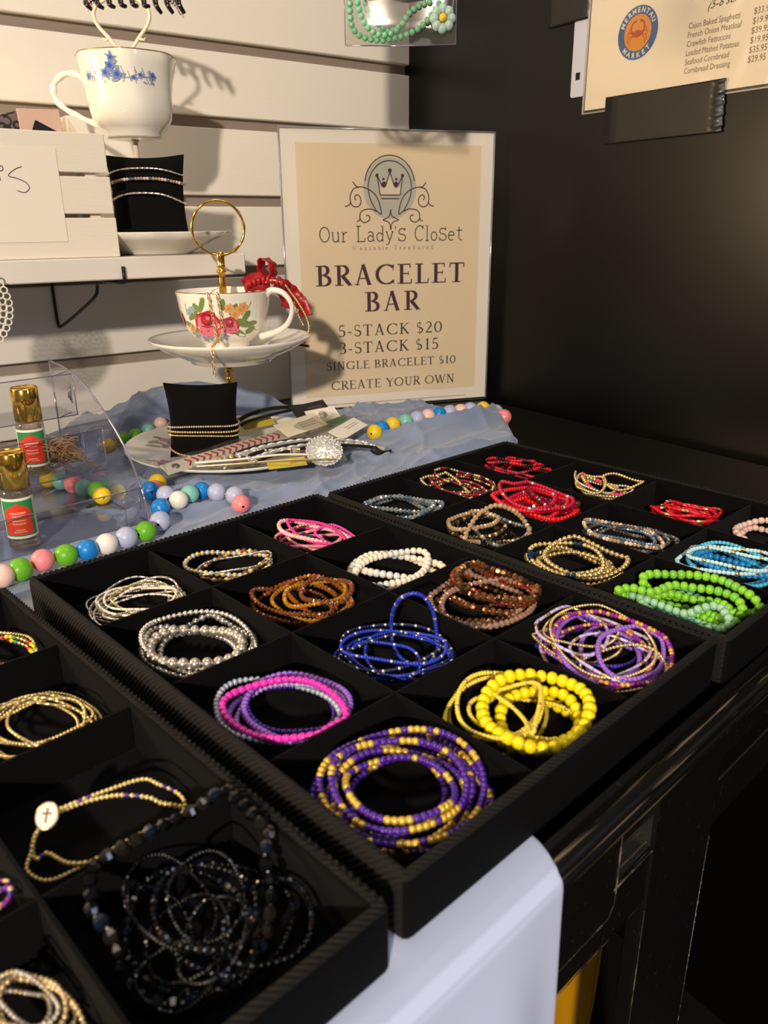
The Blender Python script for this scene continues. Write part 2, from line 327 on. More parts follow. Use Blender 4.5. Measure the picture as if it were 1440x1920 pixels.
# kind: shape, bead length / diameter, runs of colours (material, min, max), phrase
K = {
 'silver_tube': ('tube', 2.6, [('silver', 9, 9)], 'liquid silver tube'), 'silver_seed': ('ball', .8, [('silver', 5, 9), ('pearl_silver', 2, 5)], 'fine silver seed bead'), 'cream_tube': ('tube', 2.2, [('cream', 4, 8), ('silver', 1, 2)], 'cream tube bead'), 'gilt_tube': ('tube', 2, [('gilt', 9, 9)], 'fine gilt thread'),
 'silver_ball': ('ball', .95, [('silver', 9, 9)], 'shiny silver ball'), 'pearl_ball': ('ball', .92, [('pearl_silver', 9, 9)], 'large silver pearl'),
 'violet_bead': ('seed', .8, [('violet', 9, 9)], 'violet bead'), 'deep_purple': ('seed', .8, [('deep_purple', 9, 9)], 'deep purple bead'), 'grey_pearl': ('ball', .8, [('grey_pearl', 9, 9)], 'pale grey pearl'), 'lilac_pearl': ('ball', .8, [('lilac_pearl', 5, 9), ('grey_pearl', 1, 2)], 'lilac pearl'), 'hot_pink': ('seed', .95, [('hot_pink', 9, 9)], 'hot pink bead'),
 'purple_gold': ('seed', .84, [('royal', 1, 6), ('gold_pearl', 1, 4)], 'purple and gold seed bead'),
 'grey_and_gold': ('ball', 1, [('white_grey', 1, 1), ('pale_gold', 1, 2)], 'grey and gold ball'), 'brown_wood': ('ball', 1, [('brown', 1, 1), ('pale_gold', 1, 1)], 'brown and gold ball'),
 'topaz_crystal': ('facet', .85, [('topaz', 9, 9)], 'faceted topaz crystal'), 'smoky_topaz': ('facet', .85, [('smoky_topaz', 9, 9)], 'faceted smoky brown crystal'), 'gold_amber': ('facet', .85, [('gold_amber', 9, 9)], 'faceted golden amber crystal'),
 'cobalt_seed': ('seed', .8, [('cobalt', 5, 12), ('silver', 1, 1)], 'cobalt blue seed bead'), 'navy_silver': ('seed', .8, [('navy', 2, 4), ('silver', 1, 1)], 'navy and silver seed bead'),
 'yellow_rondelle': ('rond', .78, [('yellow', 9, 9)], 'large yellow rondelle'), 'yellow_crystal': ('rond', .78, [('yellow', 5, 9), ('yellow_seed', 1, 1)], 'chunky yellow crystal'), 'yellow_seed': ('seed', .8, [('yellow_seed', 9, 9), ('gold', 1, 1)], 'pale yellow seed bead'), 'clear_yellow': ('facet', .8, [('clear_yellow', 9, 9)], 'clear yellow crystal'),
 'hot_pink_seed': ('seed', .5, [('bright_pink', 9, 9)], 'bright pink disc bead'), 'pale_pink_bead': ('rond', .85, [('pale_pink', 7, 9), ('pale_gold', 1, 1)], 'pale pink rondelle'), 'pink_disc': ('seed', .4, [('dusty_pink', 9, 14), ('pale_gold', 1, 1), ('pale_pink', 5, 9)], 'dusty pink disc bead'), 'magenta_seed': ('seed', .6, [('magenta', 9, 9)], 'magenta disc bead'), 'pink_gold': ('ball', .8, [('dusty_pink', 3, 5), ('gold', 2, 3)], 'pink and gold seed bead'),
 'cream_rondelle': ('rond', .8, [('cream_white', 6, 12), ('cool_cream', 2, 4)], 'cream rondelle'),
 'bronze_crystal': ('facet', .85, [('bronze', 2, 5), ('dark_bronze', 1, 3)], 'faceted bronze crystal'), 'champagne_crystal': ('facet', .85, [('champagne', 9, 9)], 'faceted champagne crystal'), 'copper_crystal': ('facet', .85, [('copper', 4, 7), ('bronze', 1, 2)], 'faceted copper crystal'),
 'dark_purple_seed': ('seed', .8, [('dark_violet', 9, 9)], 'dark indigo seed bead'), 'lilac_tube': ('tube', 2.4, [('lilac', 2, 4), ('gold', 1, 1)], 'pale lilac tube bead'), 'gold_seed': ('ball', .85, [('gold', 5, 9), ('pale_gold', 1, 3)], 'fine gold seed bead'), 'magenta_orange': ('rond', .85, [('plum', 1, 3), ('orange_gold', 1, 2)], 'plum and orange bead'), 'gold_ball_small': ('ball', .9, [('gold', 9, 9)], 'small gold ball'), 'violet_gold': ('seed', .8, [('violet', 2, 4), ('gold', 1, 2)], 'violet and gold seed bead'),
 'grey_crystal': ('facet', .85, [('grey_crystal', 3, 6), ('blue_grey', 1, 2)], 'faceted grey crystal'), 'blue_grey_crystal': ('facet', .85, [('blue_grey', 3, 5), ('grey_crystal', 1, 2)], 'faceted blue grey crystal'), 'blush_pearl': ('rond', .9, [('blush', 9, 9)], 'blush pink rondelle'),
 'black_iris': ('facet', .85, [('black_iris', 4, 8), ('brown_iris', 1, 1)], 'faceted black crystal'), 'tan_crystal': ('facet', .85, [('tan', 9, 9)], 'faceted tan crystal'), 'smoke_crystal': ('facet', .85, [('smoke', 3, 6), ('grey_crystal', 1, 2)], 'faceted smoke crystal'), 'brown_mix': ('facet', .85, [('brown_iris', 3, 5), ('tan', 1, 1)], 'faceted brown crystal'),
 'gold_ball': ('ball', .92, [('gold', 9, 9)], 'polished gold ball'), 'gold_blue': ('ball', .95, [('gold', 7, 10), ('blue_iris', 2, 3)], 'gold and blue crystal'),
 'green_rondelle': ('rond', .8, [('lime', 3, 6), ('lime2', 1, 3)], 'lime green rondelle'), 'teal_rondelle': ('rond', .8, [('teal', 9, 9)], 'teal rondelle'), 'seafoam_rondelle': ('rond', .8, [('seafoam', 9, 9)], 'pale seafoam rondelle'),
 'red_black_gold': ('ball', .8, [('gold', 1, 3), ('garnet', 1, 3), ('black', 1, 2)], 'gold garnet seed bead'), 'garnet_seed': ('seed', .8, [('garnet', 5, 8), ('silver', 1, 1)], 'garnet seed bead'),
 'garnet_crystal': ('facet', .85, [('garnet', 2, 4), ('brown_iris', 1, 1)], 'faceted garnet crystal'), 'red_bead': ('rond', .8, [('red', 9, 9)], 'bright red rondelle'), 'scarlet_rondelle': ('rond', .8, [('scarlet', 9, 9)], 'scarlet rondelle'), 'crimson_bead': ('seed', .8, [('crimson', 9, 12), ('silver', 1, 1)], 'crimson seed bead'),
 'blush_crystal': ('facet', .85, [('tan', 2, 3), ('blush', 1, 2), ('blue_grey', 1, 2)], 'blush crystal'),
 'sky_crystal': ('rond', .8, [('sky', 9, 9)], 'sky blue crystal'), 'aqua_seed': ('seed', .9, [('aqua_white', 4, 8), ('gold', 1, 1)], 'pale aqua seed bead'), 'turquoise_seed': ('seed', .9, [('turquoise', 9, 9)], 'turquoise seed bead'),
 'garnet_black': ('seed', .9, [('red', 2, 4), ('black', 1, 3), ('garnet', 1, 2)], 'red and black seed bead'), 'silver_gold_mix': ('ball', .85, [('silver', 2, 4), ('gold', 1, 3)], 'silver and gold bead'), 'coral_mix': ('rond', .9, [('coral', 1, 2), ('gold', 3, 4), ('raspberry', 1, 2)], 'coral, pink and gold bead'),
 'red_bugle': ('tube', 1.8, [('red', 4, 6), ('gold', 1, 1)], 'red bugle bead'), 'rainbow_gold': ('ball', .9, [('gold', 3, 5), ('red', 1, 1), ('yellow', 1, 2), ('green', 1, 1)], 'rainbow and gold bead'),
 'gold_tube': ('tube', 1.6, [('gold', 9, 9)], 'gold tube bead'), 'gold_purple_ball': ('ball', .9, [('pale_gold', 16, 26), ('royal', 1, 1), ('pale_gold', 1, 1), ('royal', 1, 1)], 'gold and purple ball'),
 'black_crystal': ('facet', 1.0, [('black_glass', 3, 5), ('black_glass_blue', 1, 1), ('black_glass_tan', 1, 2)], 'large faceted black crystal'), 'black_mix': ('facet', 1.0, [('black_glass', 2, 4), ('black_glass_blue', 1, 1), ('black_glass_tan', 1, 1)], 'mixed faceted black crystal'), 'black_seed': ('facet', .85, [('black_glass', 4, 9), ('black_glass_tan', 1, 1)], 'fine black seed bead'),
 'purple_mix': ('rond', .8, [('deep_purple', 1, 2), ('plum', 1, 2), ('pale_gold', 1, 2)], 'purple, plum and gold bead'), 'antique_gold': ('ball', .92, [('antique', 9, 9)], 'antique gold ball'), 'champagne_ball': ('ball', .9, [('pearl_silver', 5, 9), ('antique', 1, 2)], 'champagne gold bead'),
}
CELL = {
 'silver wires': ('middle', 0, 0), 'silver balls': ('middle', 0, 1), 'pink and violet': ('middle', 0, 2), 'purple and gold': ('middle', 0, 3),
 'grey and brown': ('middle', 1, 0), 'amber': ('middle', 1, 1), 'cobalt': ('middle', 1, 2), 'yellow': ('middle', 1, 3),
 'pink': ('middle', 2, 0), 'cream': ('middle', 2, 1), 'bronze': ('middle', 2, 2), 'purple tangle': ('middle', 2, 3),
 'grey crystal': ('right', 0, 0), 'black and tan': ('right', 0, 1), 'gold balls': ('right', 0, 2), 'green': ('right', 0, 3),
 'red and gold seeds': ('right', 1, 0), 'red stack': ('right', 1, 1), 'smoky crystal': ('right', 1, 2), 'sky blue': ('right', 1, 3),
 'garnet seeds': ('right', 2, 0), 'gold and coral': ('right', 2, 1), 'red bugles': ('right', 2, 2), 'blush': ('right', 2, 3),
 'rainbow gold': ('left', 2, 0), 'gold strands': ('left', 2, 1), 'cross': ('left', 2, 2), 'black crystal': ('left', 2, 3),
 'violet oddments': ('left', 1, 2), 'antique gold': ('left', 1, 3)}
COLN = ('left', 'centre', 'right'); ROWN = ('back', 'second', 'third', 'front')
# loops in millimetres on the table: (cell, kind, bead diameter, [centre, cosine axis, sine axis, height, tilt]) or a traced strand of points
LOOPS = [
 ('silver wires','silver_tube',1.8,[51,-49,27,-13,-11,-24,12,3]),
 ('silver wires','silver_seed',1.7,[51,-55,26,-7,-8,-20,16,3]),
 ('silver wires','silver_tube',1.8,[51,-44,25,-17,-12,-26,9,3]),
 ('silver wires','cream_tube',1.7,[49,-63,21,-11,-7,-16,20,3]),
 ('silver wires','silver_seed',1.7,[50,-55,22,-15,-10,-21,14,3]),
 ('silver wires','silver_tube',1.8,[48,-45,25,-5,-11,-28,11,3]),
 ('silver wires','cream_tube',1.7,[48,-63,22,-13,-8,-17,16,3]),
 ('silver wires','gilt_tube',1.7,[49,-66,19,-9,-7,-15,22,3]),
 ('silver wires','silver_tube',1.7,[46,-60,27,-5,-9,-22,18,3]),
 ('silver wires','silver_seed',1.8,[53,-43,26,-16,-10,-23,10,3]),
 ('silver wires','cream_tube',1.7,[44,-69,22,-8,-8,-19,21,3]),
 ('silver wires','silver_tube',1.7,[51,-56,21,-18,-9,-17,13,3]),
 ('silver balls','silver_ball',4.8,[53,-120,22,-26,-21,-33,9,3]),
 ('silver balls','silver_ball',3.4,[47,-135,26,-20,-17,-30,19,3]),
 ('silver balls','pearl_ball',6.7,[41,-140,18,-20,-14,-22,20,3]),
 ('silver balls','silver_ball',4.0,[43,-130,16,-23,-16,-24,14,3]),
 ('silver balls','silver_ball',4.4,[50,-126,16,-16,-13,-22,7,3]),
 ('pink and violet','violet_bead',3.6,[50,-213,19,-24,-17,-21,8,3]),
 ('pink and violet','deep_purple',3.3,[51,-216,15,-16,-13,-16,11,3]),
 ('pink and violet','grey_pearl',3.5,[42,-216,23,-20,-17,-24,14,3]),
 ('pink and violet','violet_bead',3.5,[48,-225,18,-19,-16,-20,18,3]),
 ('pink and violet','lilac_pearl',3.0,[46,-222,20,-19,-14,-19,15,3]),
 ('pink and violet','hot_pink',3.9,[39,-227,18,-25,-14,-17,22,3]),
 ('purple and gold','purple_gold',3.6,[52,-296,26,-29,-27,-25,6,3]),
 ('purple and gold','purple_gold',3.5,[47,-298,16,-15,-15,-15,8,3]),
 ('purple and gold','purple_gold',3.5,[47,-303,21,-26,-23,-21,11,3]),
 ('purple and gold','purple_gold',3.5,[42,-300,28,-20,-21,-25,14,3]),
 ('purple and gold','purple_gold',3.4,[47,-307,20,-27,-25,-21,17,3]),
 ('purple and gold','purple_gold',3.4,[39,-307,20,-19,-18,-19,19,3]),
 ('purple and gold','purple_gold',3.4,[43,-306,24,-26,-23,-22,22,3]),
 ('purple and gold','purple_gold',3.3,[39,-307,22,-18,-17,-19,25,3]),
 ('purple and gold','purple_gold',3.3,[39,-308,15,-18,-16,-15,23,3]),
 ('grey and brown','grey_and_gold',3.9,[126,-42,26,-15,-12,-20,14,3]),
 ('grey and brown','brown_wood',4.3,[131,-39,24,-11,-10,-17,10,3]),
 ('grey and brown','silver_tube',1.9,[126,-51,26,-9,-9,-17,17,3]),
 ('amber','topaz_crystal',3.9,[130,-115,19,-22,-16,-20,8,3]),
 ('amber','smoky_topaz',3.5,[123,-122,15,-23,-14,-17,13,3]),
 ('amber','topaz_crystal',3.5,[137,-133,11,-20,-16,-17,16,3]),
 ('amber','gold_amber',3.1,[131,-136,16,-11,-13,-18,21,3]),
 ('amber','gold_amber',3.2,[135,-125,19,-18,-14,-17,10,3]),
 ('amber','smoky_topaz',3.4,[135,-143,7,-16,-14,-14,24,3]),
 ('cobalt','cobalt_seed',2.2,[130,-211,28,-21,-20,-22,8,3]),
 ('cobalt','cobalt_seed',2.1,[128,-217,20,-22,-20,-19,12,3]),
 ('cobalt','navy_silver',2.1,[126,-216,20,-26,-18,-17,15,3]),
 ('cobalt','cobalt_seed',2.2,[131,-220,18,-18,-18,-18,10,3]),
 ('cobalt','navy_silver',2.1,[119,-220,28,-13,-14,-17,18,3]),
 ('cobalt','cobalt_seed',2.1,[122,-219,17,-25,-17,-15,20,3]),
 ('cobalt','cobalt_seed',2.1,[116,-217,11,-17,-12,-12,12,3]),
 ('cobalt','cobalt_seed',2.4,[(138,-200,20),(127,-213,38),(121,-225,52),(122,-234,58),(131,-234,52),(142,-230,38),(148,-227,24),(145,-231,14),(135,-232,8),(130,-220,7),(135,-205,9)],1),
 ('yellow','yellow_crystal',6.5,[137,-305,16,-20,-26,-18,9,3]),
 ('yellow','yellow_rondelle',6.8,[128,-312,13,-21,-24,-15,21,3]),
 ('yellow','yellow_rondelle',6.4,[133,-311,12,-15,-17,-11,13,3]),
 ('yellow','yellow_seed',2.4,[121,-292,26,-9,-18,-21,16,3]),
 ('yellow','yellow_seed',2.4,[120,-296,21,-11,-19,-18,20,3]),
 ('yellow','yellow_seed',2.4,[129,-305,13,-24,-19,-11,12,3]),
 ('yellow','clear_yellow',2.4,[125,-291,20,-15,-22,-19,9,3]),
 ('yellow','yellow_seed',2.3,[(134,-309,30),(124,-317,31),(110,-325,31),(100,-330,30),(115,-315,22),(122,-302,20),(125,-288,20),(133,-290,20),(137,-300,26)],1),
 ('pink','hot_pink_seed',2.6,[210,-37,17,-25,-16,-19,9,3]),
 ('pink','pale_pink_bead',3.8,[201,-47,11,-29,-15,-16,18,3]),
 ('pink','pink_disc',2.9,[204,-51,13,-23,-13,-15,13,3]),
 ('pink','magenta_seed',2.5,[214,-60,8,-16,-11,-11,15,3]),
 ('pink','pink_disc',3.0,[201,-42,22,-12,-12,-16,10,3]),
 ('pink','hot_pink_seed',2.5,[199,-53,8,-26,-12,-13,21,3]),
 ('pink','pink_gold',2.5,[196,-51,21,-17,-14,-18,16,3]),
 ('cream','cream_rondelle',5.8,[213,-127,29,-17,-19,-21,8,3]),
 ('cream','cream_rondelle',5.7,[208,-137,22,-21,-16,-16,16,3]),
 ('cream','cream_rondelle',5.2,[194,-143,29,-7,-12,-15,21,3]),
 ('bronze','bronze_crystal',5.0,[224,-199,19,-28,-31,-24,8,3]),
 ('bronze','champagne_crystal',4.3,[218,-199,18,-25,-34,-27,14,3]),
 ('bronze','bronze_crystal',5.1,[229,-197,11,-27,-30,-21,12,3]),
 ('bronze','copper_crystal',4.9,[218,-212,3,-30,-24,-15,24,3]),
 ('bronze','bronze_crystal',4.7,[228,-188,16,-15,-22,-18,9,3]),
 ('bronze','champagne_crystal',4.1,[205,-219,25,-18,-21,-19,18,3]),
 ('bronze','bronze_crystal',5.1,[218,-216,13,-21,-27,-20,28,3]),
 ('purple tangle','violet_bead',3.1,[222,-295,13,-34,-35,-17,8,3]),
 ('purple tangle','dark_purple_seed',2.9,[221,-282,12,-27,-31,-17,9,3]),
 ('purple tangle','violet_bead',3.1,[221,-307,10,-22,-31,-15,12,3]),
 ('purple tangle','lilac_tube',2.1,[210,-293,15,-27,-31,-17,16,3]),
 ('purple tangle','gold_seed',1.9,[214,-278,14,-22,-23,-13,13,3]),
 ('purple tangle','violet_bead',3.0,[206,-297,-6,-28,-35,-11,18,3]),
 ('purple tangle','gold_seed',1.9,[214,-282,20,-13,-19,-14,20,3]),
 ('purple tangle','dark_purple_seed',2.9,[226,-273,7,-21,-24,-13,14,3]),
 ('purple tangle','magenta_orange',3.0,[207,-306,11,-30,-34,-16,22,3]),
 ('purple tangle','lilac_tube',2.0,[200,-314,11,-23,-21,-10,20,3]),
 ('purple tangle','gold_ball_small',2.3,[198,-319,13,-19,-17,-9,17,3]),
 ('purple tangle','violet_bead',2.9,[209,-317,14,-13,-23,-13,22,3]),
 ('purple tangle','violet_gold',2.5,[213,-290,9,-32,-28,-14,12,3]),
 ('purple tangle','lilac_tube',2.2,[207,-280,12,-16,-25,-15,22,3]),
 ('purple tangle','magenta_orange',2.7,[202,-300,9,-29,-30,-14,15,3]),
 ('purple tangle','gold_seed',1.8,[206,-300,6,-29,-32,-14,24,3]),
 ('grey crystal','grey_crystal',4.3,[310,-33,20,-31,-24,-23,8,3]),
 ('grey crystal','grey_crystal',4.2,[302,-45,21,-26,-19,-18,16,3]),
 ('grey crystal','grey_crystal',4.0,[285,-56,15,-28,-17,-16,21,3]),
 ('grey crystal','blue_grey_crystal',3.7,[302,-45,18,-22,-19,-19,12,3]),
 ('grey crystal','blush_pearl',4.6,[(266,-109,24),(268,-112,22),(269,-116,20)],0),
 ('black and tan','black_iris',3.6,[327,-110,14,-21,-37,-29,8,3]),
 ('black and tan','tan_crystal',3.9,[317,-112,18,-12,-24,-22,18,3]),
 ('black and tan','black_iris',3.0,[323,-126,11,-26,-33,-24,12,3]),
 ('black and tan','smoke_crystal',3.4,[321,-137,3,-25,-33,-22,17,3]),
 ('black and tan','black_iris',3.0,[312,-129,12,-23,-22,-17,10,3]),
 ('black and tan','brown_mix',3.5,[320,-113,17,-17,-30,-26,14,3]),
 ('black and tan','black_iris',3.0,[311,-140,10,-23,-21,-15,15,3]),
 ('black and tan','tan_crystal',4.0,[(263,-149,24),(269,-149,34),(277,-152,43),(285,-159,48),(293,-167,45),(303,-172,35),(305,-177,24),(312,-163,14),(298,-151,12),(285,-143,14)],1),
 ('gold balls','gold_ball',4.4,[324,-212,16,-28,-31,-19,8,3]),
 ('gold balls','gold_blue',4.3,[307,-211,10,-29,-26,-15,13,3]),
 ('gold balls','gold_ball',4.2,[308,-224,17,-24,-24,-14,20,3]),
 ('gold balls','gold_ball',3.8,[297,-220,14,-20,-21,-13,17,3]),
 ('gold balls','gold_blue',3.8,[291,-219,5,-28,-20,-11,22,3]),
 ('green','green_rondelle',6.2,[(290,-280,22),(291,-277,26),(299,-279,27),(308,-289,27),(317,-299,27),(322,-313,27),(318,-328,27),(315,-339,25),(313,-344,20),(317,-334,12),(323,-313,8),(316,-290,8),(303,-280,12)],1),
 ('green','green_rondelle',6.1,[(268,-272,22),(276,-277,24),(281,-290,24),(297,-295,25),(303,-306,25),(309,-319,25),(309,-331,24),(302,-338,20),(295,-335,14),(307,-316,9),(303,-297,8),(292,-286,12),(285,-276,14)],1),
 ('green','green_rondelle',5.8,[(290,-287,16),(301,-294,17),(301,-308,18),(309,-320,18),(304,-330,18),(305,-333,14),(300,-327,8),(304,-308,7),(302,-290,7)],1),
 ('green','teal_rondelle',5.2,[311,-306,13,-26,-19,-8,8,3]),
 ('green','seafoam_rondelle',5.4,[293,-308,12,-25,-19,-8,13,3]),
 ('green','seafoam_rondelle',5.7,[(278,-276,18),(280,-284,18),(281,-297,17),(283,-312,16),(285,-320,22),(291,-327,24),(287,-334,23),(283,-339,20),(286,-333,12),(294,-313,7),(292,-288,8),(289,-276,10)],1),
 ('red and gold seeds','gold_seed',3.6,[384,-17,3,-35,-28,-22,8,3]),
 ('red and gold seeds','red_black_gold',3.0,[386,-33,12,-33,-28,-23,14,3]),
 ('red and gold seeds','gold_ball_small',3.5,[368,-29,-2,-35,-22,-17,17,3]),
 ('red and gold seeds','red_black_gold',3.1,[397,-33,13,-27,-28,-23,10,3]),
 ('red and gold seeds','red_black_gold',3.0,[382,-44,7,-30,-20,-16,21,3]),
 ('red and gold seeds','garnet_seed',3.0,[372,-48,10,-27,-19,-16,16,3]),
 ('red stack','garnet_crystal',4.8,[405,-113,7,-41,-39,-24,8,3]),
 ('red stack','red_bead',4.3,[397,-104,15,-30,-43,-30,13,3]),
 ('red stack','scarlet_rondelle',4.7,[401,-119,6,-34,-39,-24,12,3]),
 ('red stack','red_bead',4.2,[385,-115,12,-33,-41,-28,22,3]),
 ('red stack','crimson_bead',3.7,[383,-125,14,-29,-36,-24,26,3]),
 ('red stack','garnet_crystal',5.2,[415,-123,6,-24,-38,-24,18,3]),
 ('red stack','crimson_bead',4.2,[389,-107,12,-25,-34,-24,18,3]),
 ('smoky crystal','smoke_crystal',3.4,[386,-214,10,-34,-27,-14,8,3]),
 ('smoky crystal','smoke_crystal',3.4,[380,-213,6,-33,-23,-11,14,3]),
 ('smoky crystal','blush_crystal',3.3,[366,-219,9,-30,-22,-12,20,3]),
 ('smoky crystal','smoke_crystal',2.8,[369,-230,12,-28,-18,-9,16,3]),
 ('smoky crystal','blue_grey_crystal',2.9,[369,-214,3,-29,-19,-9,18,3]),
 ('sky blue','sky_crystal',5.8,[387,-295,10,-31,-32,-12,8,3]),
 ('sky blue','sky_crystal',5.0,[386,-300,11,-27,-25,-9,15,3]),
 ('sky blue','aqua_seed',3.0,[372,-295,15,-27,-24,-10,20,3]),
 ('sky blue','turquoise_seed',3.0,[376,-300,9,-29,-26,-10,17,3]),
 ('sky blue','aqua_seed',2.9,[365,-303,14,-25,-20,-8,25,3]),
 ('sky blue','turquoise_seed',3.0,[378,-295,8,-25,-23,-9,13,3]),
 ('garnet seeds','garnet_black',3.3,[476,-22,16,-27,-23,-17,8,3]),
 ('garnet seeds','garnet_black',3.2,[466,-37,12,-28,-21,-16,15,3]),
 ('garnet seeds','garnet_black',3.2,[467,-45,9,-29,-20,-14,12,3]),
 ('garnet seeds','garnet_black',3.2,[457,-41,12,-21,-15,-11,21,3]),
 ('garnet seeds','garnet_black',3.2,[472,-51,9,-20,-18,-13,10,3]),
 ('gold and coral','gold_seed',3.1,[494,-123,10,-23,-35,-20,8,3]),
 ('gold and coral','silver_gold_mix',3.0,[480,-124,-2,-24,-35,-18,16,3]),
 ('gold and coral','gold_seed',3.0,[483,-151,7,-16,-23,-13,22,3]),
 ('gold and coral','coral_mix',4.0,[485,-134,7,-24,-26,-15,14,3]),
 ('gold and coral','silver_gold_mix',3.0,[477,-139,13,-20,-22,-13,12,3]),
 ('gold and coral','gold_seed',2.9,[458,-132,-11,-21,-30,-13,20,3]),
 ('red bugles','red_bugle',3.2,[470,-218,9,-25,-23,-10,8,3]),
 ('red bugles','red_bugle',3.1,[460,-225,11,-23,-20,-9,14,3]),
 ('red bugles','red_bugle',3.2,[460,-221,3,-24,-20,-9,11,3]),
 ('red bugles','red_bugle',3.1,[454,-230,4,-20,-16,-7,20,3]),
 ('red bugles','red_bugle',3.1,[450,-235,11,-17,-15,-7,16,3]),
 ('red bugles','red_bugle',3.1,[446,-223,5,-21,-15,-7,18,3]),
 ('blush','blush_pearl',5.4,[458,-289,11,-17,-19,-7,14,3]),
 ('blush','blush_pearl',5.5,[467,-289,12,-18,-19,-7,8,3]),
 ('rainbow gold','rainbow_gold',2.8,[-35,-55,16,-16,-5,-15,12,3]),
 ('rainbow gold','gold_ball_small',2.4,[-39,-60,15,-14,-6,-16,17,3]),
 ('rainbow gold','rainbow_gold',2.4,[-41,-72,15,-9,-4,-13,20,3]),
 ('gold strands','gold_seed',1.9,[-45,-138,21,-18,-9,-25,8,3]),
 ('gold strands','gold_tube',1.8,[-50,-144,25,-10,-6,-24,13,3]),
 ('gold strands','gold_seed',1.8,[-48,-148,20,-11,-7,-21,18,3]),
 ('gold strands','gold_tube',1.8,[-54,-155,21,-7,-5,-21,21,3]),
 ('gold strands','gilt_tube',1.8,[-52,-144,21,-10,-6,-20,16,3]),
 ('gold strands','gold_tube',1.8,[-49,-160,16,-12,-7,-20,23,3]),
 ('gold strands','gold_seed',1.8,[-52,-143,20,-6,-5,-19,11,3]),
 ('cross','gold_purple_ball',1.9,[(-88,-233,12),(-84,-227,14),(-79,-222,18),(-72,-221,22),(-61,-224,24),(-51,-227,25),(-38,-232,26),(-34,-239,25),(-30,-247,23),(-30,-252,20),(-34,-250,14),(-45,-243,10),(-61,-241,8),(-71,-240,7),(-83,-239,8)],1),
 ('cross','gold_purple_ball',2.2,[(-83,-227,10),(-81,-220,12),(-76,-216,14),(-69,-220,20),(-58,-220,19),(-47,-227,20),(-38,-236,19),(-35,-240,17),(-28,-247,14),(-34,-245,10),(-50,-243,8),(-65,-242,8),(-74,-237,9),(-78,-226,9)],1),
 ('black crystal','black_crystal',5.4,[(-33,-258,30),(-43,-260,30),(-50,-259,31),(-57,-260,31),(-64,-261,31),(-71,-265,31),(-77,-271,30),(-80,-278,29),(-83,-285,27),(-81,-291,24),(-81,-295,18),(-82,-301,12),(-81,-309,9),(-73,-319,8),(-59,-324,8),(-44,-322,8),(-34,-315,12),(-28,-309,18),(-26,-303,26),(-20,-298,29),(-17,-289,31),(-16,-277,32),(-21,-268,32),(-27,-262,31)],1),
 ('black crystal','black_crystal',3.8,[-56,-298,14,-20,-15,-19,10,3]),
 ('black crystal','black_mix',2.7,[-49,-298,9,-19,-15,-13,16,3]),
 ('black crystal','black_mix',2.3,[-43,-300,15,-22,-17,-19,9,3]),
 ('black crystal','black_mix',2.5,[-35,-316,7,-15,-14,-10,12,3]),
 ('black crystal','black_seed',1.5,[-58,-289,5,-20,-13,-9,18,3]),
 ('black crystal','black_seed',1.5,[-60,-305,13,-4,-4,-16,15,3]),
 ('black crystal','black_seed',1.5,[-49,-300,4,-15,-13,-8,22,3]),
 ('black crystal','black_seed',1.4,[-69,-313,11,-7,-4,-9,12,3]),
 ('black crystal','black_seed',1.4,[-56,-315,5,-11,-13,-11,20,3]),
 ('black crystal','black_seed',1.5,[-61,-286,2,-17,-7,-3,10,3]),
 ('violet oddments','purple_mix',2.1,[-104,-237,7,-7,-2,-6,14,3]),
 ('violet oddments','purple_mix',2.1,[-105,-246,6,-6,-2,-5,20,3]),
 ('antique gold','antique_gold',2.0,[-108,-289,8,-16,-7,-9,10,3]),
 ('antique gold','antique_gold',2.2,[-109,-294,8,-7,-4,-11,18,3]),
 ('antique gold','champagne_ball',1.7,[-111,-291,6,-8,-4,-8,14,3]),
 ('antique gold','antique_gold',2.2,[-107,-297,6,-17,-6,-5,13,3]),
 ('antique gold','champagne_ball',1.6,[-110,-296,6,-9,-3,-6,22,3]),
]
def bead_template(shape, asp):
    """unit-diameter bead, hole along z"""
    b = MB()
    if shape == 'ball': b.ball((0, 0, 0), .5, 8, 6, sc=(1, 1, max(asp, .9)))
    elif shape == 'rond': b.lathe([(.0001, -.42*asp*1.05), (.26, -.5*asp), (.44, -.30*asp), (.5, 0), (.44, .30*asp), (.26, .5*asp), (.0001, .42*asp*1.05)], 9)
    elif shape == 'seed': b.lathe([(.14, -.48*asp), (.33, -.5*asp), (.46, -.32*asp), (.5, 0), (.46, .32*asp), (.33, .5*asp), (.14, .48*asp)], 8)
    elif shape == 'tube': b.lathe([(.2, -.48*asp), (.42, -.46*asp), (.46, -.40*asp), (.46, .40*asp), (.42, .46*asp), (.2, .48*asp)], 6)
    else: b.lathe([(.0001, -.48*asp), (.30, -.46*asp), (.5, -.14*asp), (.5, .14*asp), (.30, .46*asp), (.0001, .48*asp)], 7, smooth=False, rad=lambda a, z: 1)
    return b
TEMPL = {}; BEADMESH = {}
def templ(shape, asp):
    k = (shape, asp)
    if k not in TEMPL:
        b = bead_template(shape, asp); TEMPL[k] = (np.array(b.v), b.f, b.s[0])
    return TEMPL[k]
def bead_mesh(shape, asp, mname):
    k = (shape, asp, mname)
    if k not in BEADMESH:
        V, F, sm = templ(shape, asp); me = bpy.data.meshes.new('bead')
        me.from_pydata([tuple(v) for v in V], [], F); me.materials.append(BM[mname])
        me.polygons.foreach_set('use_smooth', [sm]*len(F)); me.update(); BEADMESH[k] = me
    return BEADMESH[k]
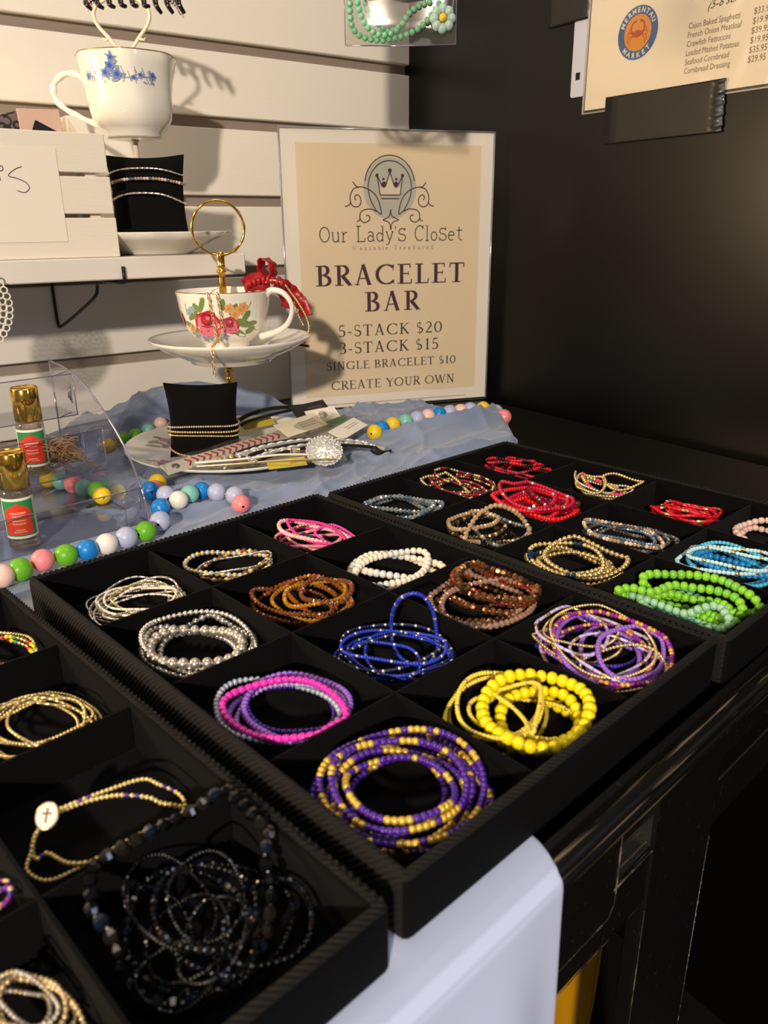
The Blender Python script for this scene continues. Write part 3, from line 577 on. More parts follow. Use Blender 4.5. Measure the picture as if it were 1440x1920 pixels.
def strand(root, path, closed, kind, dia, rng, force=None):
    """string beads of a kind along a path of world points; big beads become parts, fine ones one mesh"""
    shape, asp, runs, _ = K[kind]
    P = [Vector(p) for p in path]
    if closed: P.append(P[0])
    L = [0]
    for a, b_ in zip(P[:-1], P[1:]): L.append(L[-1]+(b_-a).length)
    tot = L[-1]; pitch = dia*(max(asp, .9) if shape == 'ball' else asp)*1.05
    n = max(4, int(round(tot/pitch))) if closed else max(2, int(tot/pitch)); pitch = tot/n if closed else pitch
    seq = []; ri = 0
    while len(seq) < n:
        mname, lo, hi = runs[ri % len(runs)]; ri += 1
        seq += [mname]*rng.randint(lo, hi)
    pos = []; k = 0
    for i in range(n):
        s = (i+.5)*pitch
        while k < len(L)-2 and L[k+1] < s: k += 1
        t = (s-L[k])/max(L[k+1]-L[k], 1e-9); p = P[k].lerp(P[k+1], t)
        pos.append(p)
    tan = []
    for i in range(n):
        a = pos[i-1] if (closed or i) else pos[0]; b_ = pos[(i+1) % n] if (closed or i < n-1) else pos[-1]
        tan.append((b_-a).normalized() if (b_-a).length > 1e-8 else Vector((1, 0, 0)))
    iv = root_matrix(root).inverted()
    cen = sum(pos, Vector())/n; px = dia*1463/max((cen-CAM).length, .1)
    c = MB(); step = max(1, len(P)//48); c.tube(P[:-1][::step] if closed else P[::step]+[P[-1]], min(.0005, dia*.2), 4, closed=closed)
    c.build('cord', mat('clear_cord', 'cfc8bc', .3, alpha=1), root)
    big = px >= 10 if force is None else force
    names = sorted(set(seq[:n]))
    rows = []
    for i in range(n):
        z = tan[i]; q = z.to_track_quat('Z', 'Y')
        M = q.to_matrix() @ Matrix.Rotation(rng.random()*6.28, 3, 'Z')
        d = dia*(1+rng.uniform(-.05, .05))
        if big:
            o = bpy.data.objects.new('bead', bead_mesh(shape, asp, seq[i])); scene.collection.objects.link(o); o.parent = root
            o.matrix_local = iv @ Matrix.Translation(pos[i]) @ M.to_4x4() @ Matrix.Scale(d, 4)
        else: rows.append((pos[i], M, d, names.index(seq[i])))
    if not big:
        V0, F0, sm = templ(shape, asp); nv = len(V0); VV = []; FF = []; mi = []
        ivn = np.array(iv)
        for i, (p, M, d, m_) in enumerate(rows):
            W = V0 @ (np.array(M).T*d)+np.array(p); VV.append(W @ ivn[:3, :3].T+ivn[:3, 3])
            FF += [tuple(j+i*nv for j in q) for q in F0]; mi += [m_]*len(F0)
        me = bpy.data.meshes.new('beads'); me.from_pydata(np.concatenate(VV).tolist(), [], FF)
        for nme in names: me.materials.append(BM[nme])
        me.polygons.foreach_set('material_index', mi); me.polygons.foreach_set('use_smooth', [sm]*len(FF)); me.update()
        o = bpy.data.objects.new('beads', me); scene.collection.objects.link(o); o.parent = root; o['kind'] = 'stuff'
counts = {}
for L_ in LOOPS: counts.setdefault((L_[0], L_[1]), []).append(L_)
def height_of(L_): return L_[3][6] if len(L_) == 4 else sum(p[2] for p in L_[3])/len(L_[3])
for key in counts: counts[key].sort(key=height_of)
for li, L_ in enumerate(LOOPS):
    cell, kind, dmm = L_[:3]; tray, ci, ri = CELL[cell]; rng = random.Random(1000+li)
    tx, ty, ta = TRAYS[tray]; ca, sa = math.cos(ta), math.sin(ta); r = dmm/2000; pts = []
    if len(L_) == 4:
        cx, cy, ax, ay, bx, by, z0, dz = [q/1000 for q in L_[3]]
        p1, p2, p3, p4 = [rng.random()*6.28 for _ in range(4)]; w2, w3 = rng.uniform(.01, .05), rng.uniform(.005, .03)
        for i in range(144):
            th = 2*math.pi*i/144; w = 1+w2*math.sin(2*th+p1)+w3*math.sin(3*th+p2)
            pts.append([cx+(ax*math.cos(th)+bx*math.sin(th))*w, cy+(ay*math.cos(th)+by*math.sin(th))*w, z0+dz*math.sin(th+p3)+.0012*math.sin(3*th+p4)])
        closed = True
    else:
        closed = bool(L_[4]); pts = [list(v) for v in smooth_path([(p[0]/1000, p[1]/1000, p[2]/1000) for p in L_[3]], 10, closed)]
    x0, x1 = gx(ci)+r+.0014, gx(ci+1)-r-.0014; y1, y0 = gy(ri)-r-.0014, gy(ri+1)+r+.0014
    if ci == 0: x0 += .0006
    for p in pts:
        p[2] = max(p[2], .0024+r)
        if p[2] < DH+r*.8 or (ri == 3 and p[2] < .034):
            dx, dy = p[0]-tx, p[1]-ty; lx, ly = ca*dx+sa*dy, -sa*dx+ca*dy
            lx = min(max(lx, x0), x1); ly = min(max(ly, y0), y1)
            p[0], p[1] = tx+ca*lx-sa*ly, ty+sa*lx+ca*ly
    c = sum((Vector(p) for p in pts), Vector())/len(pts)
    sib = counts[(cell, kind)]; n = len(sib); k = sib.index(L_)
    ORD = ('lowest ', 'second lowest ', 'third lowest ', 'fourth lowest ', 'fifth lowest ', 'sixth lowest ', 'seventh lowest ', 'eighth lowest ')
    which = '' if n == 1 else ('upper ', 'lower ')[k == 0] if n == 2 else 'topmost ' if k == n-1 else 'middle ' if n == 3 and k == 1 else ORD[k]
    lab = f"{which}{K[kind][3]} bracelet in the {ROWN[ri]} {COLN[ci]} cell, {tray} tray"
    root = thing('bracelet', lab, 'bracelet', (c.x, c.y, .0024), 0, f"bracelets in the {ROWN[ri]} {COLN[ci]} cell, {tray} tray")
    strand(root, pts, closed, kind, dmm/1000, rng)
    if cell == 'cross' and kind == 'gold_purple_ball' and which == 'upper ':
        q = min(pts, key=lambda p: (p[0]+.0738)**2+(p[1]+.2273)**2)
        a = Vector((math.cos(.9), math.sin(.9), 0)); nrm = Vector((-.35, -.55, .76)).normalized(); a = (a-nrm*a.dot(nrm)).normalized()
        fr = frame(Vector(q)+nrm*.002, a, nrm.cross(a), nrm)
        b = MB(); circ = [(.0050*math.cos(i*math.pi/14), .0041*math.sin(i*math.pi/14)) for i in range(28)]
        b.prism(circ, -.001, .0008, fr); d_ = b.build('cross_charm', mat('charm_white', 'efe9dc', .25, coat=.5), root, label='white oval charm with a gold cross')
        b = MB(); b.tube([fr @ Vector((.0050*math.cos(i*math.pi/14), .0041*math.sin(i*math.pi/14), 0)) for i in range(28)], .0006, 6, closed=True)
        b.box((-.0028, -.0003, .0008), (.0028, .0003, .0012), fr=fr); b.box((.0004, -.0018, .0008), (.0010, .0018, .0012), fr=fr)
        b.build('cross', BM['antique'], root)
# ------------------------------------------------------------------ more materials
def clear_mat(name, tint='ffffff', gloss=.03, body=0.0, rough=.04, fres=.45):
    if name in MATS: return MATS[name]
    m = bpy.data.materials.new(name); m.use_nodes = True; nt = m.node_tree; nt.nodes.clear()
    out = nt.nodes.new('ShaderNodeOutputMaterial'); tr = nt.nodes.new('ShaderNodeBsdfTransparent'); gl = nt.nodes.new('ShaderNodeBsdfGlossy')
    tr.inputs[0].default_value = (*lin(tint), 1); gl.inputs['Roughness'].default_value = rough
    lw = nt.nodes.new('ShaderNodeLayerWeight'); lw.inputs[0].default_value = .35
    mr = nt.nodes.new('ShaderNodeMapRange'); mr.inputs[3].default_value = gloss; mr.inputs[4].default_value = fres
    nt.links.new(lw.outputs['Fresnel'], mr.inputs[0])
    mx = nt.nodes.new('ShaderNodeMixShader'); nt.links.new(mr.outputs[0], mx.inputs[0])
    src = tr.outputs[0]
    if body:
        df = nt.nodes.new('ShaderNodeBsdfDiffuse'); df.inputs[0].default_value = (*lin(tint), 1)
        m2 = nt.nodes.new('ShaderNodeMixShader'); m2.inputs[0].default_value = body
        nt.links.new(tr.outputs[0], m2.inputs[1]); nt.links.new(df.outputs[0], m2.inputs[2]); src = m2.outputs[0]
    nt.links.new(src, mx.inputs[1]); nt.links.new(gl.outputs[0], mx.inputs[2]); nt.links.new(mx.outputs[0], out.inputs[0])
    MATS[name] = m; return m
acrylic = clear_mat('clear_acrylic', 'fbfbfd', .03, fres=.28)
acrylic_edge = clear_mat('acrylic_edge', 'aaa2c4', .25, .45, .1, .7)
bag_film = clear_mat('bag_film', 'f8f6f2', .05, .025, .12, .5)
sleeve_rim = clear_mat('sleeve_rim', 'd8d6da', .2, .35, .15, .5)
glass = clear_mat('bottle_glass', 'efe6de', .08, .06)
paper = mat('paper', 'efe7d6', .6)
gold = mat('polished_gold', 'f0c05a', .14, .95)
china = mat('china', 'eee9de', .12, coat=.6)
velvet_pad = mat('black_pad', '080707', .9, spec=.15, sheen=.02, bump=('noise', 300, .3, .0005))
scarf_m = mat('muslin', '8592ad', .85, sheen=.25, bump=('noise', 260, .35, .0006), mix=('74829f', 14, .4, .7))

# ------------------------------------------------------------------ scarf
def ridge(t): return 1-abs(math.sin(t))
def S(x, y):
    flat = sstep(.10, .155, x) if y < .30 else 1
    flat = max(flat, 1-sstep(-.22, -.15, x))
    flat *= 1-.7*sstep(0, 1, 1-min(1, math.hypot(x-.31, y-.232)/.13))
    wob = .9*math.sin(7*x+3*y)+.5*math.sin(19*x-11*y)
    f = .0046*ridge(23*x+31*y+wob*1.6)**4+.0036*ridge(17*x-38*y+wob*2)**5+.0028*ridge(61*x+24*y+wob*3+2*math.sin(33*y))**4+.0018*ridge(48*x-95*y+wob*4)**3+.0008*math.sin(140*x+60*y+wob*6)
    m = .015*math.exp(-((y-.135)/.035)**2)*sstep(.42, .55, x)+.006*math.exp(-((y-.06)/.03)**2)*sstep(.30, .45, x)
    pile = sstep(.24, .36, x)*(1-sstep(.49, .56, x))*sstep(.33, .42, y)
    p = pile*(.052+.022*ridge(26*x+22*y+wob*2.5)**3+.018*ridge(14*x-45*y+wob*2)**3+.009*ridge(70*x+30*y+wob*5)**3)
    low = .02*sstep(.14, .24, x)*sstep(.34, .42, y)*(1-pile)
    edge = 1-sstep(.0, .02, y)
    return .0022+(f*1.35+.0006)*(.12+.88*flat)*(1-.6*edge)+m+p+low
def scarf_pt(u, v):
    y = .004+v*.436
    xm = .548+(y-.013)*1.0 if y < .12 else min(.66, .488+(.361-y)/.4917-.012)
    x = -.30+u*(xm+.30)
    z = S(x, y)
    if u > .985: z = max(.0012, z-.012*(u-.985)/.015)
    return (x, y, z)
b = MB(); b.grid(scarf_pt, 330, 190)
o = b.build('scarf', scarf_m, label='blue grey muslin scarf crumpled over the table behind the trays', cat='scarf', solid=.0009)

# ------------------------------------------------------------------ wooden bead garland
GC = {'peach': 'efc8bb', 'green': '67b021', 'pink': 'f0888c', 'blue': '1380cf', 'white': 'ece6dc', 'lavender': 'b2b6d6', 'yellow': 'efc822', 'mint': '7fc4b4'}
GM = {k: mat('garland_'+k, v, .38, coat=.15) for k, v in GC.items()}
front = [(-.016, .050, 'lavender'), (.001, .056, 'peach'), (.0145, .059, 'green'), (.032, .062, 'pink'), (.049, .061, 'green'), (.065, .060, 'blue'), (.081, .061, 'white'), (.098, .062, 'lavender'), (.115, .063, 'green'), (.135, .076, 'lavender'), (.1515, .106, 'blue'), (.1655, .121, 'lavender'), (.160, .141, 'blue'), (.172, .155, 'pink'), (.184, .172, 'yellow')]
tail = [(.206, .062, 'pink'), (.2135, .083, 'lavender'), (.207, .103, 'lavender'), (.200, .118, 'blue'), (.184, .112, 'mint'), (.1685, .104, 'white')]
back = [(.1145, .262, 'yellow'), (.121, .246, 'mint'), (.125, .228, 'pink'), (.128, .210, 'mint'), (.133, .193, 'green'), (.130, .176, 'yellow')]
far = [(.465, .168, 'yellow'), (.484, .176, 'blue'), (.505, .178, 'yellow'), (.529, .180, 'mint'), (.551, .181, 'lavender'), (.570, .180, 'peach'), (.589, .178, 'blue'), (.605, .174, 'lavender'), (.621, .169, 'peach'), (.637, .166, 'lavender'), (.654, .158, 'yellow'), (.656, .138, 'lavender'), (.640, .112, 'pink')]
farl = [(.215, .345, 'yellow'), (.235, .350, 'green'), (.253, .353, 'green'), (.271, .356, 'mint'), (.289, .358, 'peach')]
gl_mesh = {}
def garland(label, rows, r=.0086):
    t = thing('bead_garland', label, 'garland', (rows[0][0], rows[0][1], .004), 0, 'wooden bead garlands on the scarf')
    P = []
    for i, (x, y, c) in enumerate(rows):
        if c not in gl_mesh:
            b = MB(); b.lathe([(.13, -.97), (.17, -1.0)]+[(math.cos(a), math.sin(a)) for a in [math.radians(q) for q in range(-78, 79, 12)]]+[(.17, 1.0), (.13, .97), (.12, 0)], 24)
            me = b.build('bead', GM[c]); gl_mesh[c] = me.data; bpy.data.objects.remove(me)
        P.append((x, y, (S(x, y)+r*.98+.0012) if x < .45 else .0125 if i < len(rows)-2 else .0108))
    iv = root_matrix(t).inverted()
    for i, p in enumerate(P):
        a = Vector(P[max(0, i-1)]); c_ = Vector(P[min(len(P)-1, i+1)])
        o = bpy.data.objects.new('bead', gl_mesh[rows[i][2]]); scene.collection.objects.link(o); o.parent = t
        d = (c_-a).normalized()
        o.matrix_local = iv @ Matrix.Translation(p) @ d.to_track_quat('Z', 'Y').to_matrix().to_4x4() @ Matrix.Scale(r*(.97+.06*((i*7) % 5)/5), 4)
    b = MB(); b.tube(P, .0006, 5); b.build('string', mat('string', 'c9bda6', .8), t)
garland('wooden bead garland of green, pink and blue beads along the middle tray edge', front)
garland('end of bead garland with mint, blue and pink beads left of the clasp bracelet pile', tail)
garland('yellow and mint bead garland seen through the clear organizer', back)
garland('pastel bead garland lying in front of the bracelet bar sign', far, .0098)
garland('small run of green and mint beads beside the floral plate, far back', farl, .0080)

# ------------------------------------------------------------------ clear stepped organizer
org = thing('acrylic_organizer', 'clear acrylic stepped organizer holding two perfume bottles', 'organizer', (.0, .17, .0035))
ZB = .0038; XR = .137
b = MB(); b.box((-.16, .105, ZB), (XR, .276, ZB+.0016)); b.build('base', acrylic, org)
arc = [(.102, ZB), (.104, .016), (.1085, .0290), (.118, .047), (.134, .066), (.155, .084), (.178, .099), (.203, .1115), (.228, .119), (.250, .1225), (.276, .124), (.276, ZB)]
for x in (XR, -.160):
    b = MB(); b.prism(arc, 0, .0022, frame((x, 0, 0), (0, 1, 0), (0, 0, 1), (1, 0, 0))); b.build('side_panel', acrylic, org)
    b = MB(); b.tube(smooth_path([(x+.0011, y, z) for y, z in arc[:-1]], 3), .0010, 6); b.tube([(x+.0011, .276, .124), (x+.0011, .276, ZB)], .0008, 6); b.build('panel_edge', acrylic_edge, org)
for y, zl, zt, yb in ((.105, ZB, .0350, .171), (.172, .037, .0745, .222), (.2225, .0795, .1180, .276)):
    b = MB(); b.box((-.158, y, zl), (XR, y+.0018, zt)); b.build('front_lip', acrylic, org)
    b = MB()
    if zl > .01: b.box((-.158, y+.0018, zl), (XR, yb, zl+.0016)); b.build('step', acrylic, org); b = MB()
    for zz in (zl, zt): b.tube([(-.158, y, zz), (XR, y, zz)], .0005, 5)
    b.tube([(XR, y, zl), (XR, y, zt)], .0006, 5); b.tube([(XR-.018, y+.0005, zl), (XR-.018, y+.0005, zt)], .0004, 5)
    b.tube([(XR-.018, y, zt), (XR, y+.014, zt)], .0004, 5); b.tube([(XR-.018, y, zl), (XR, y+.014, zl)], .0004, 5)
    b.build('lip_edge', acrylic_edge, org)
    b = MB()
    for k in range(3): b.tube([(XR-.0005, y+.008+k*.003, zl+.010+k*.002), (XR-.0005, y+.008+k*.003, zt-.010-k*.003)], .0006, 6)
    b.build('hinge_clip', acrylic_edge, org)
for y0, z0, z1 in ((.171, ZB, .037), (.222, .037, .0795)):
    b = MB(); b.box((-.158, y0+.002, z0), (XR, y0+.0036, z1)); b.build('riser', acrylic, org)

# perfume bottles
lab_g = mat('label_green', '2f8a4c', .4); lab_r = mat('label_red', 'e23a26', .4); lab_w = mat('label_white', 'f2ead8', .45); lab_t = mat('label_lettering', 'f6b9a2', .45)
def bottle(x, y, z, label, ang, tilt=0):
    t = thing('perfume_bottle', label, 'bottle', (x, y, z), ang, 'roll-on perfume bottles on the organizer')
    R = .0115
    b = MB(); b.lathe([(.0001, 0), (R*.9, 0), (R, .0012), (R, .0455), (R*.93, .0475), (.0085, .0480), (.0085, .052)], 32)
    b.lathe([(.0001, .0055), (R*.72, .0060), (R*.80, .009), (R*.80, .044)], 24); b.build('glass_body', glass, t, local=True)
    b = MB(); b.lathe([(R*.90, .0490), (R*.97, .0492), (R*.97, .0765), (R*.90, .0778), (R*.80, .0775), (R*.78, .0768), (.0001, .0768)], 36); b.build('gold_cap', gold, t, local=True)
    def wrap(a, zz, off): return ((R+off)*math.cos(a), (R+off)*math.sin(a), zz)
    b = MB(); n = 26
    def band(z0, z1, a0, a1, off, m): b.grid(lambda u, v: wrap(a0+(a1-a0)*u, z0+(z1-z0)*v, off), n, 4, m)
    band(.0095, .0425, -1.45, 1.45, .00015, 0); band(.0115, .0405, -1.12, 1.12, .00030, 1)
    def arch(u, v):
        a = -.86+1.72*u; top = .0275+.0095*math.cos((u-.5)*2.6)**.6 if abs(u-.5) < .58 else .03
        top += .0018*math.exp(-((u-.5)/.06)**2)
        return wrap(a, .0128+(top-.0128)*v, .00045)
    b.grid(arch, 30, 8, 2)
    for k, (zz, w, h) in enumerate(((.0300, .5, .0014), (.0275, .40, .0012), (.0240, .42, .0010), (.0215, .42, .0010), (.0165, .30, .0008), (.0148, .42, .0008))):
        seg = 9
        for q in range(seg):
            a0 = -w+2*w*q/seg; b.grid(lambda u, v: wrap(a0+(2*w/seg*.72)*u, zz+h*v, .00060), 3, 2, 3)
    b.build('label', [lab_w, lab_g, lab_r, lab_t], t, local=True)
bottle(.0400, .1215, ZB+.0017, 'front perfume bottle with gold cap and red arch label', -2.0)
bottle(.0840, .1975, .0387, 'rear perfume bottle with gold cap on the higher step', -2.0)
rng = random.Random(5); b = MB()
for i in range(120):
    c = Vector((rng.uniform(.080, .115), rng.uniform(.190, .212), .041+rng.random()*.016)); L = rng.uniform(.03, .05); w = rng.uniform(-.5, .5)
    P = [(c.x+L*(t-.5)*.9, min(.215, max(.180, c.y+w*.02*math.sin(t*3+i))), c.z+.008*math.sin(t*4.1+i)+.006*(1-abs(t-.3))) for t in [k/7 for k in range(8)]]
    P = [(min(p[0], .133), p[1], max(p[2], .0395)) for p in P]
    b.tube(smooth_path(P, 2), .00038, 4)
b.build('raffia_bundle', mat('raffia', 'b58f63', .7), label='tan raffia strand bundle behind the clear organizer lip', cat='raffia')

# ------------------------------------------------------------------ cup stands
def interp(prof, z):
    for (r0, z0), (r1, z1) in zip(prof[:-1], prof[1:]):
        if min(z0, z1) <= z <= max(z0, z1) and abs(z1-z0) > 1e-7: return r0+(r1-r0)*(z-z0)/(z1-z0)
    return prof[-1][0]
class Decal:
    """flat-colour flower print wrapped onto a turned surface"""
    def __init__(s, prof, c, adir): s.b = MB(); s.prof = prof; s.c = c; s.a0 = adir
    def pt(s, u, z, k):
        r = interp(s.prof, z)+.00025+.00008*k; a = s.a0+u/max(r, .01)
        return (s.c[0]+r*math.cos(a), s.c[1]+r*math.sin(a), s.c[2]+z)
    def blob(s, u, z, ru, rz, rot, m, k, lobes=0, amp=0, n=18):
        V = [s.pt(u, z, k)]
        for i in range(n):
            a = 2*math.pi*i/n; q = 1+amp*math.cos(lobes*a); x, y = ru*q*math.cos(a), rz*q*math.sin(a)
            V.append(s.pt(u+x*math.cos(rot)-y*math.sin(rot), z+x*math.sin(rot)+y*math.cos(rot), k))
        s.b.add(V, [(0, 1+i, 1+(i+1) % n) for i in range(n)], m)
    def line(s, P, w, m, k):
        for (u0, z0), (u1, z1) in zip(P[:-1], P[1:]):
            d = Vector((u1-u0, z1-z0)); L = d.length or 1; nx, nz = -d.y/L*w, d.x/L*w
            s.b.add([s.pt(u0+nx, z0+nz, k), s.pt(u0-nx, z0-nz, k), s.pt(u1-nx, z1-nz, k), s.pt(u1+nx, z1+nz, k)], [(0, 1, 2, 3)], m)
ST = Vector((.3102, .232, 0)); SN = Vector((.6853, .7282, 0)); SL = Vector((.7282, -.6853, 0))
def sp(lat, z, off=0, c=ST): return c+SL*lat+SN*off+Vector((0, 0, z))
AF = math.atan2(-SN.y, -SN.x)       # the side of the stand facing the room
cen = sp(.001, 0)
st = thing('teacup_stand', 'gold handled stand with rose patterned teacup, saucer and floral plate', 'stand', (cen.x, cen.y, .006))
C3 = (cen.x, cen.y, 0)
cprof = [(.020, .124), (.0235, .1245), (.0245, .126), (.024, .1285), (.030, .1325), (.0375, .139), (.0425, .148), (.0452, .158), (.0468, .168), (.0482, .178), (.0492, .1812)]
b = MB(); b.lathe([(.0001, .1265), (.020, .124)]+cprof[1:]+[(.0490, .1820), (.0480, .1816), (.0468, .178), (.0440, .160), (.040, .147), (.032, .138), (.015, .134), (.0001, .1335)], 64, C3); cup = b.build('teacup', china, st)
b = MB(); b.tube([(cen.x+.0491*math.cos(i*math.pi/36), cen.y+.0491*math.sin(i*math.pi/36), .1819) for i in range(72)], .00045, 5, closed=True); b.build('gold_rim', mat('worn_gilt', 'b98c4a', .25, .8), cup)
hp = smooth_path([sp(.0440, .1745, -.006), sp(.052, .1815, -.008), sp(.064, .1795, -.010), sp(.0725, .169, -.011), sp(.0725, .157, -.011), sp(.066, .146, -.010), sp(.054, .139, -.008), sp(.038, .1345, -.006)], 5)
b = MB(); b.tube(hp, [.0030+.0018*abs(i/(len(hp)-1)-.5)*2 for i in range(len(hp))], 10, flat=.8); b.build('handle', china, cup)
D = Decal(cprof, C3, AF)
rose = mat('print_rose', 'b8283c', .2, coat=.5); rose_l = mat('print_rose_light', 'dd6f80', .2, coat=.5); leaf = mat('print_leaf', '6f8748', .2, coat=.5); lblue = mat('print_blue', '8fa6c4', .2, coat=.5); peach = mat('print_peach', 'e3a06a', .2, coat=.5); ochre = mat('print_ochre', 'b99a50', .2, coat=.5); dark_rose = mat('print_dark_rose', '8c1830', .2, coat=.5)
DM = [rose, rose_l, leaf, lblue, peach, ochre, dark_rose]
for (u, z, r1, r2, ro) in ((-.026, .160, .008, .0032, .6), (-.034, .150, .007, .003, -.4), (.026, .152, .010, .0042, -.3), (.020, .1425, .009, .0036, -.6), (.031, .159, .007, .003, .8), (-.014, .171, .008, .0028, 1.2), (.008, .171, .006, .0024, 1.5), (.037, .151, .007, .0024, .1), (-.026, .143, .007, .003, .3), (.018, .166, .007, .003, .9), (-.020, .168, .006, .0025, -.8), (.034, .144, .007, .003, .5)): D.blob(u, z, r1, r2, ro, 2, 1)
for (u, z) in ((-.026, .166), (-.032, .163), (-.020, .1405), (-.010, .1375), (-.015, .136), (.000, .1372), (.006, .139), (-.026, .139)): D.blob(u, z, .0040, .0038, 0, 3, 2, 5, .25); D.blob(u, z, .0012, .0012, 0, 5, 3)
for (u, z) in ((.019, .161), (.025, .165), (-.030, .1465), (.014, .167), (.029, .168)): D.blob(u, z, .0050, .0048, 0, 4, 2, 5, .2); D.blob(u, z, .0018, .0018, 0, 5, 3)
for P in (((-.018, .166), (-.015, .174), (-.014, .178)), ((-.034, .162), (-.036, .168), (-.035, .172)), ((.030, .163), (.036, .169), (.038, .173)), ((.028, .144), (.038, .146), (.045, .142)), ((-.006, .165), (-.003, .176))): D.line(P, .0005, 5, 1)
def rose_print(u, z, s):
    D.blob(u, z, .0115*s, .0105*s, 0, 0, 3, 5, .08)
    for k, (du, dz, r1, r2, ro) in enumerate(((-.004, -.004, .0062, .0028, .5), (.0045, -.0040, .0062, .0028, -.4), (0, -.0070, .0075, .0026, 0), (-.0062, .0015, .0045, .0022, 1.3), (.0062, .0015, .0045, .0022, -1.3))): D.blob(u+du*s, z+dz*s, r1*s, r2*s, ro, 1, 4)
    D.blob(u, z+.0035*s, .0052*s, .0048*s, 0, 6, 5); D.blob(u-.0008*s, z+.0042*s, .0036*s, .0030*s, .4, 0, 6); D.blob(u+.001*s, z+.0050*s, .0018*s, .0014*s, 0, 1, 7)
    D.line([(u-.005*s, z-.001*s), (u, z-.0022*s), (u+.005*s, z-.001*s)], .0005*s, 6, 5); D.line([(u-.007*s, z-.006*s), (u, z-.0050*s), (u+.007*s, z-.006*s)], .0004*s, 6, 5)
rose_print(-.010, .1515, 1.30); rose_print(.0125, .1500, .85)
D.blob(-.0460, .155, .0042, .0068, .3, 0, 3); D.blob(-.0445, .151, .0022, .005, -.5, 6, 4); D.blob(-.0480, .160, .0016, .004, .3, 2, 4)
D.b.build('rose_print', DM, cup, kind=None)
b = MB(); sprof = [(.0001, .1170), (.025, .1165), (.034, .1175), (.048, .1215), (.066, .1275), (.0800, .1330), (.0845, .1345), (.0852, .1338), (.0835, .1310), (.070, .1225), (.056, .1160), (.0445, .1110), (.0435, .1085), (.0420, .1083), (.0405, .1110), (.0001, .1110)]
b.lathe(sprof, 72, (cen.x+SL.x*.004, cen.y+SL.y*.004, 0)); b.build('saucer', china, st)
b = MB(); b.lathe([(.0001, .0075), (.060, .0075), (.070, .009), (.095, .0150), (.1150, .0200), (.1180, .0212), (.1185, .0203), (.114, .0170), (.096, .0115), (.072, .0050), (.068, .0044), (.0001, .0044)], 72, C3); plate = b.build('floral_plate', china, st)
D2 = Decal([(.118, .0212), (.095, .0150), (.070, .009)], C3, AF-1.15)
lilac_p = mat('print_lilac', 'a98fb4', .3)
def plate_blob(ang, r, ru, rr, rot, m, k=1):
    V = []; n = 14; c = (r*math.cos(ang), r*math.sin(ang))
    for i in range(n+1):
        a = 2*math.pi*i/n; x, y = (ru*math.cos(a), rr*math.sin(a)) if i < n else (0, 0)
        px, py = c[0]+x*math.cos(rot)-y*math.sin(rot), c[1]+x*math.sin(rot)+y*math.cos(rot); q = math.hypot(px, py)
        z = (.0075 if q < .06 else .0075+(q-.06)*.15 if q < .07 else .009+(q-.07)*.24 if q < .095 else .015+(q-.095)*.25)
        V.append((C3[0]+px, C3[1]+py, z+.0004+.0001*k))
    D2.b.add(V, [(n, i, (i+1) % n) for i in range(n)], m)
for q in range(6):
    a0 = AF-.75+q*1.05; R_ = random.Random(q)
    for k in range(7): plate_blob(a0+R_.uniform(-.22, .22), .085+R_.uniform(-.014, .014), .008, .0028, R_.uniform(0, 3), 0, 1)
    for k in range(4): plate_blob(a0+R_.uniform(-.13, .13), .085+R_.uniform(-.010, .010), .006, .005, 0, 1 if k % 2 else 2, 2+k)
D2.b.build('flower_print', [leaf, lilac_p, rose_l], plate)
b = MB(); b.lathe([(.0001, .0075), (.0075, .0078), (.0050, .012), (.0035, .016), (.0035, .1075), (.0048, .1080), (.0001, .109)], 20, C3)
for z in (.098, .090): b.lathe([(.0035, z-.002), (.0047, z-.001), (.0047, z+.001), (.0035, z+.002)], 20, C3)
b.build('lower_pole', gold, st)
b = MB(); b.lathe([(.0001, .1335), (.0045, .134), (.0035, .137), (.0034, .172), (.0040, .174), (.0040, .190), (.0034, .194), (.0034, .1985), (.0048, .1992), (.0052, .2005), (.0048, .2018), (.0036, .2025), (.0036, .2045), (.0046, .2055), (.0040, .2070), (.0042, .2130), (.0046, .2165), (.0036, .2195), (.0001, .2205)], 20, C3); b.build('upper_pole', gold, st)
RA = (SL*.96+SN*.28).normalized()
b = MB(); b.tube([cen+Vector((0, 0, .2425))+RA*(.0262*math.sin(a))+Vector((0, 0, -.0262*math.cos(a))) for a in [2*math.pi*i/60 for i in range(60)]], [.0014+.00018*math.sin(i*1.3) for i in range(60)], 10, closed=True); b.build('ring', gold, st)
def chain(b, P, link=.0042, r=.00045):
    P = smooth_path(P, 8); L = [0]
    for a, c in zip(P[:-1], P[1:]): L.append(L[-1]+(c-a).length)
    s = 0; i = 0; k = 0
    while s < L[-1]:
        while k < len(L)-2 and L[k+1] < s: k += 1
        t = (P[k+1]-P[k]).normalized(); p = P[k]+t*(s-L[k])
        u = t.orthogonal().normalized(); u = Matrix.Rotation(math.pi/2*(i % 2)+.4, 3, t) @ u
        b.tube([p+t*(link*.62*math.cos(a))+u*(link*.36*math.sin(a)) for a in [2*math.pi*q/10 for q in range(10)]], r, 4, closed=True)
        s += link*.85; i += 1
b = MB()
chain(b, [sp(-.0035, .181, -.053), sp(-.002, .165, -.0505), sp(-.0005, .146, -.049), sp(.002, .137, -.055)]); chain(b, [sp(.0055, .181, -.053), sp(.0065, .165, -.0505), sp(.007, .146, -.049), sp(.004, .137, -.055)])
chain(b, [sp(.003, .138, -.056), sp(.003, .134, -.083), sp(.003, .120, -.086), sp(.003, .106, -.084)]); b.tube([sp(-.0035, .181, -.053), sp(0, .1845, -.045), sp(0, .186, -.005)], .0004, 5)
b.build('chain_necklace', BM['gold'], label='thin gold chain necklace hanging down the front of the rose teacup', cat='necklace')

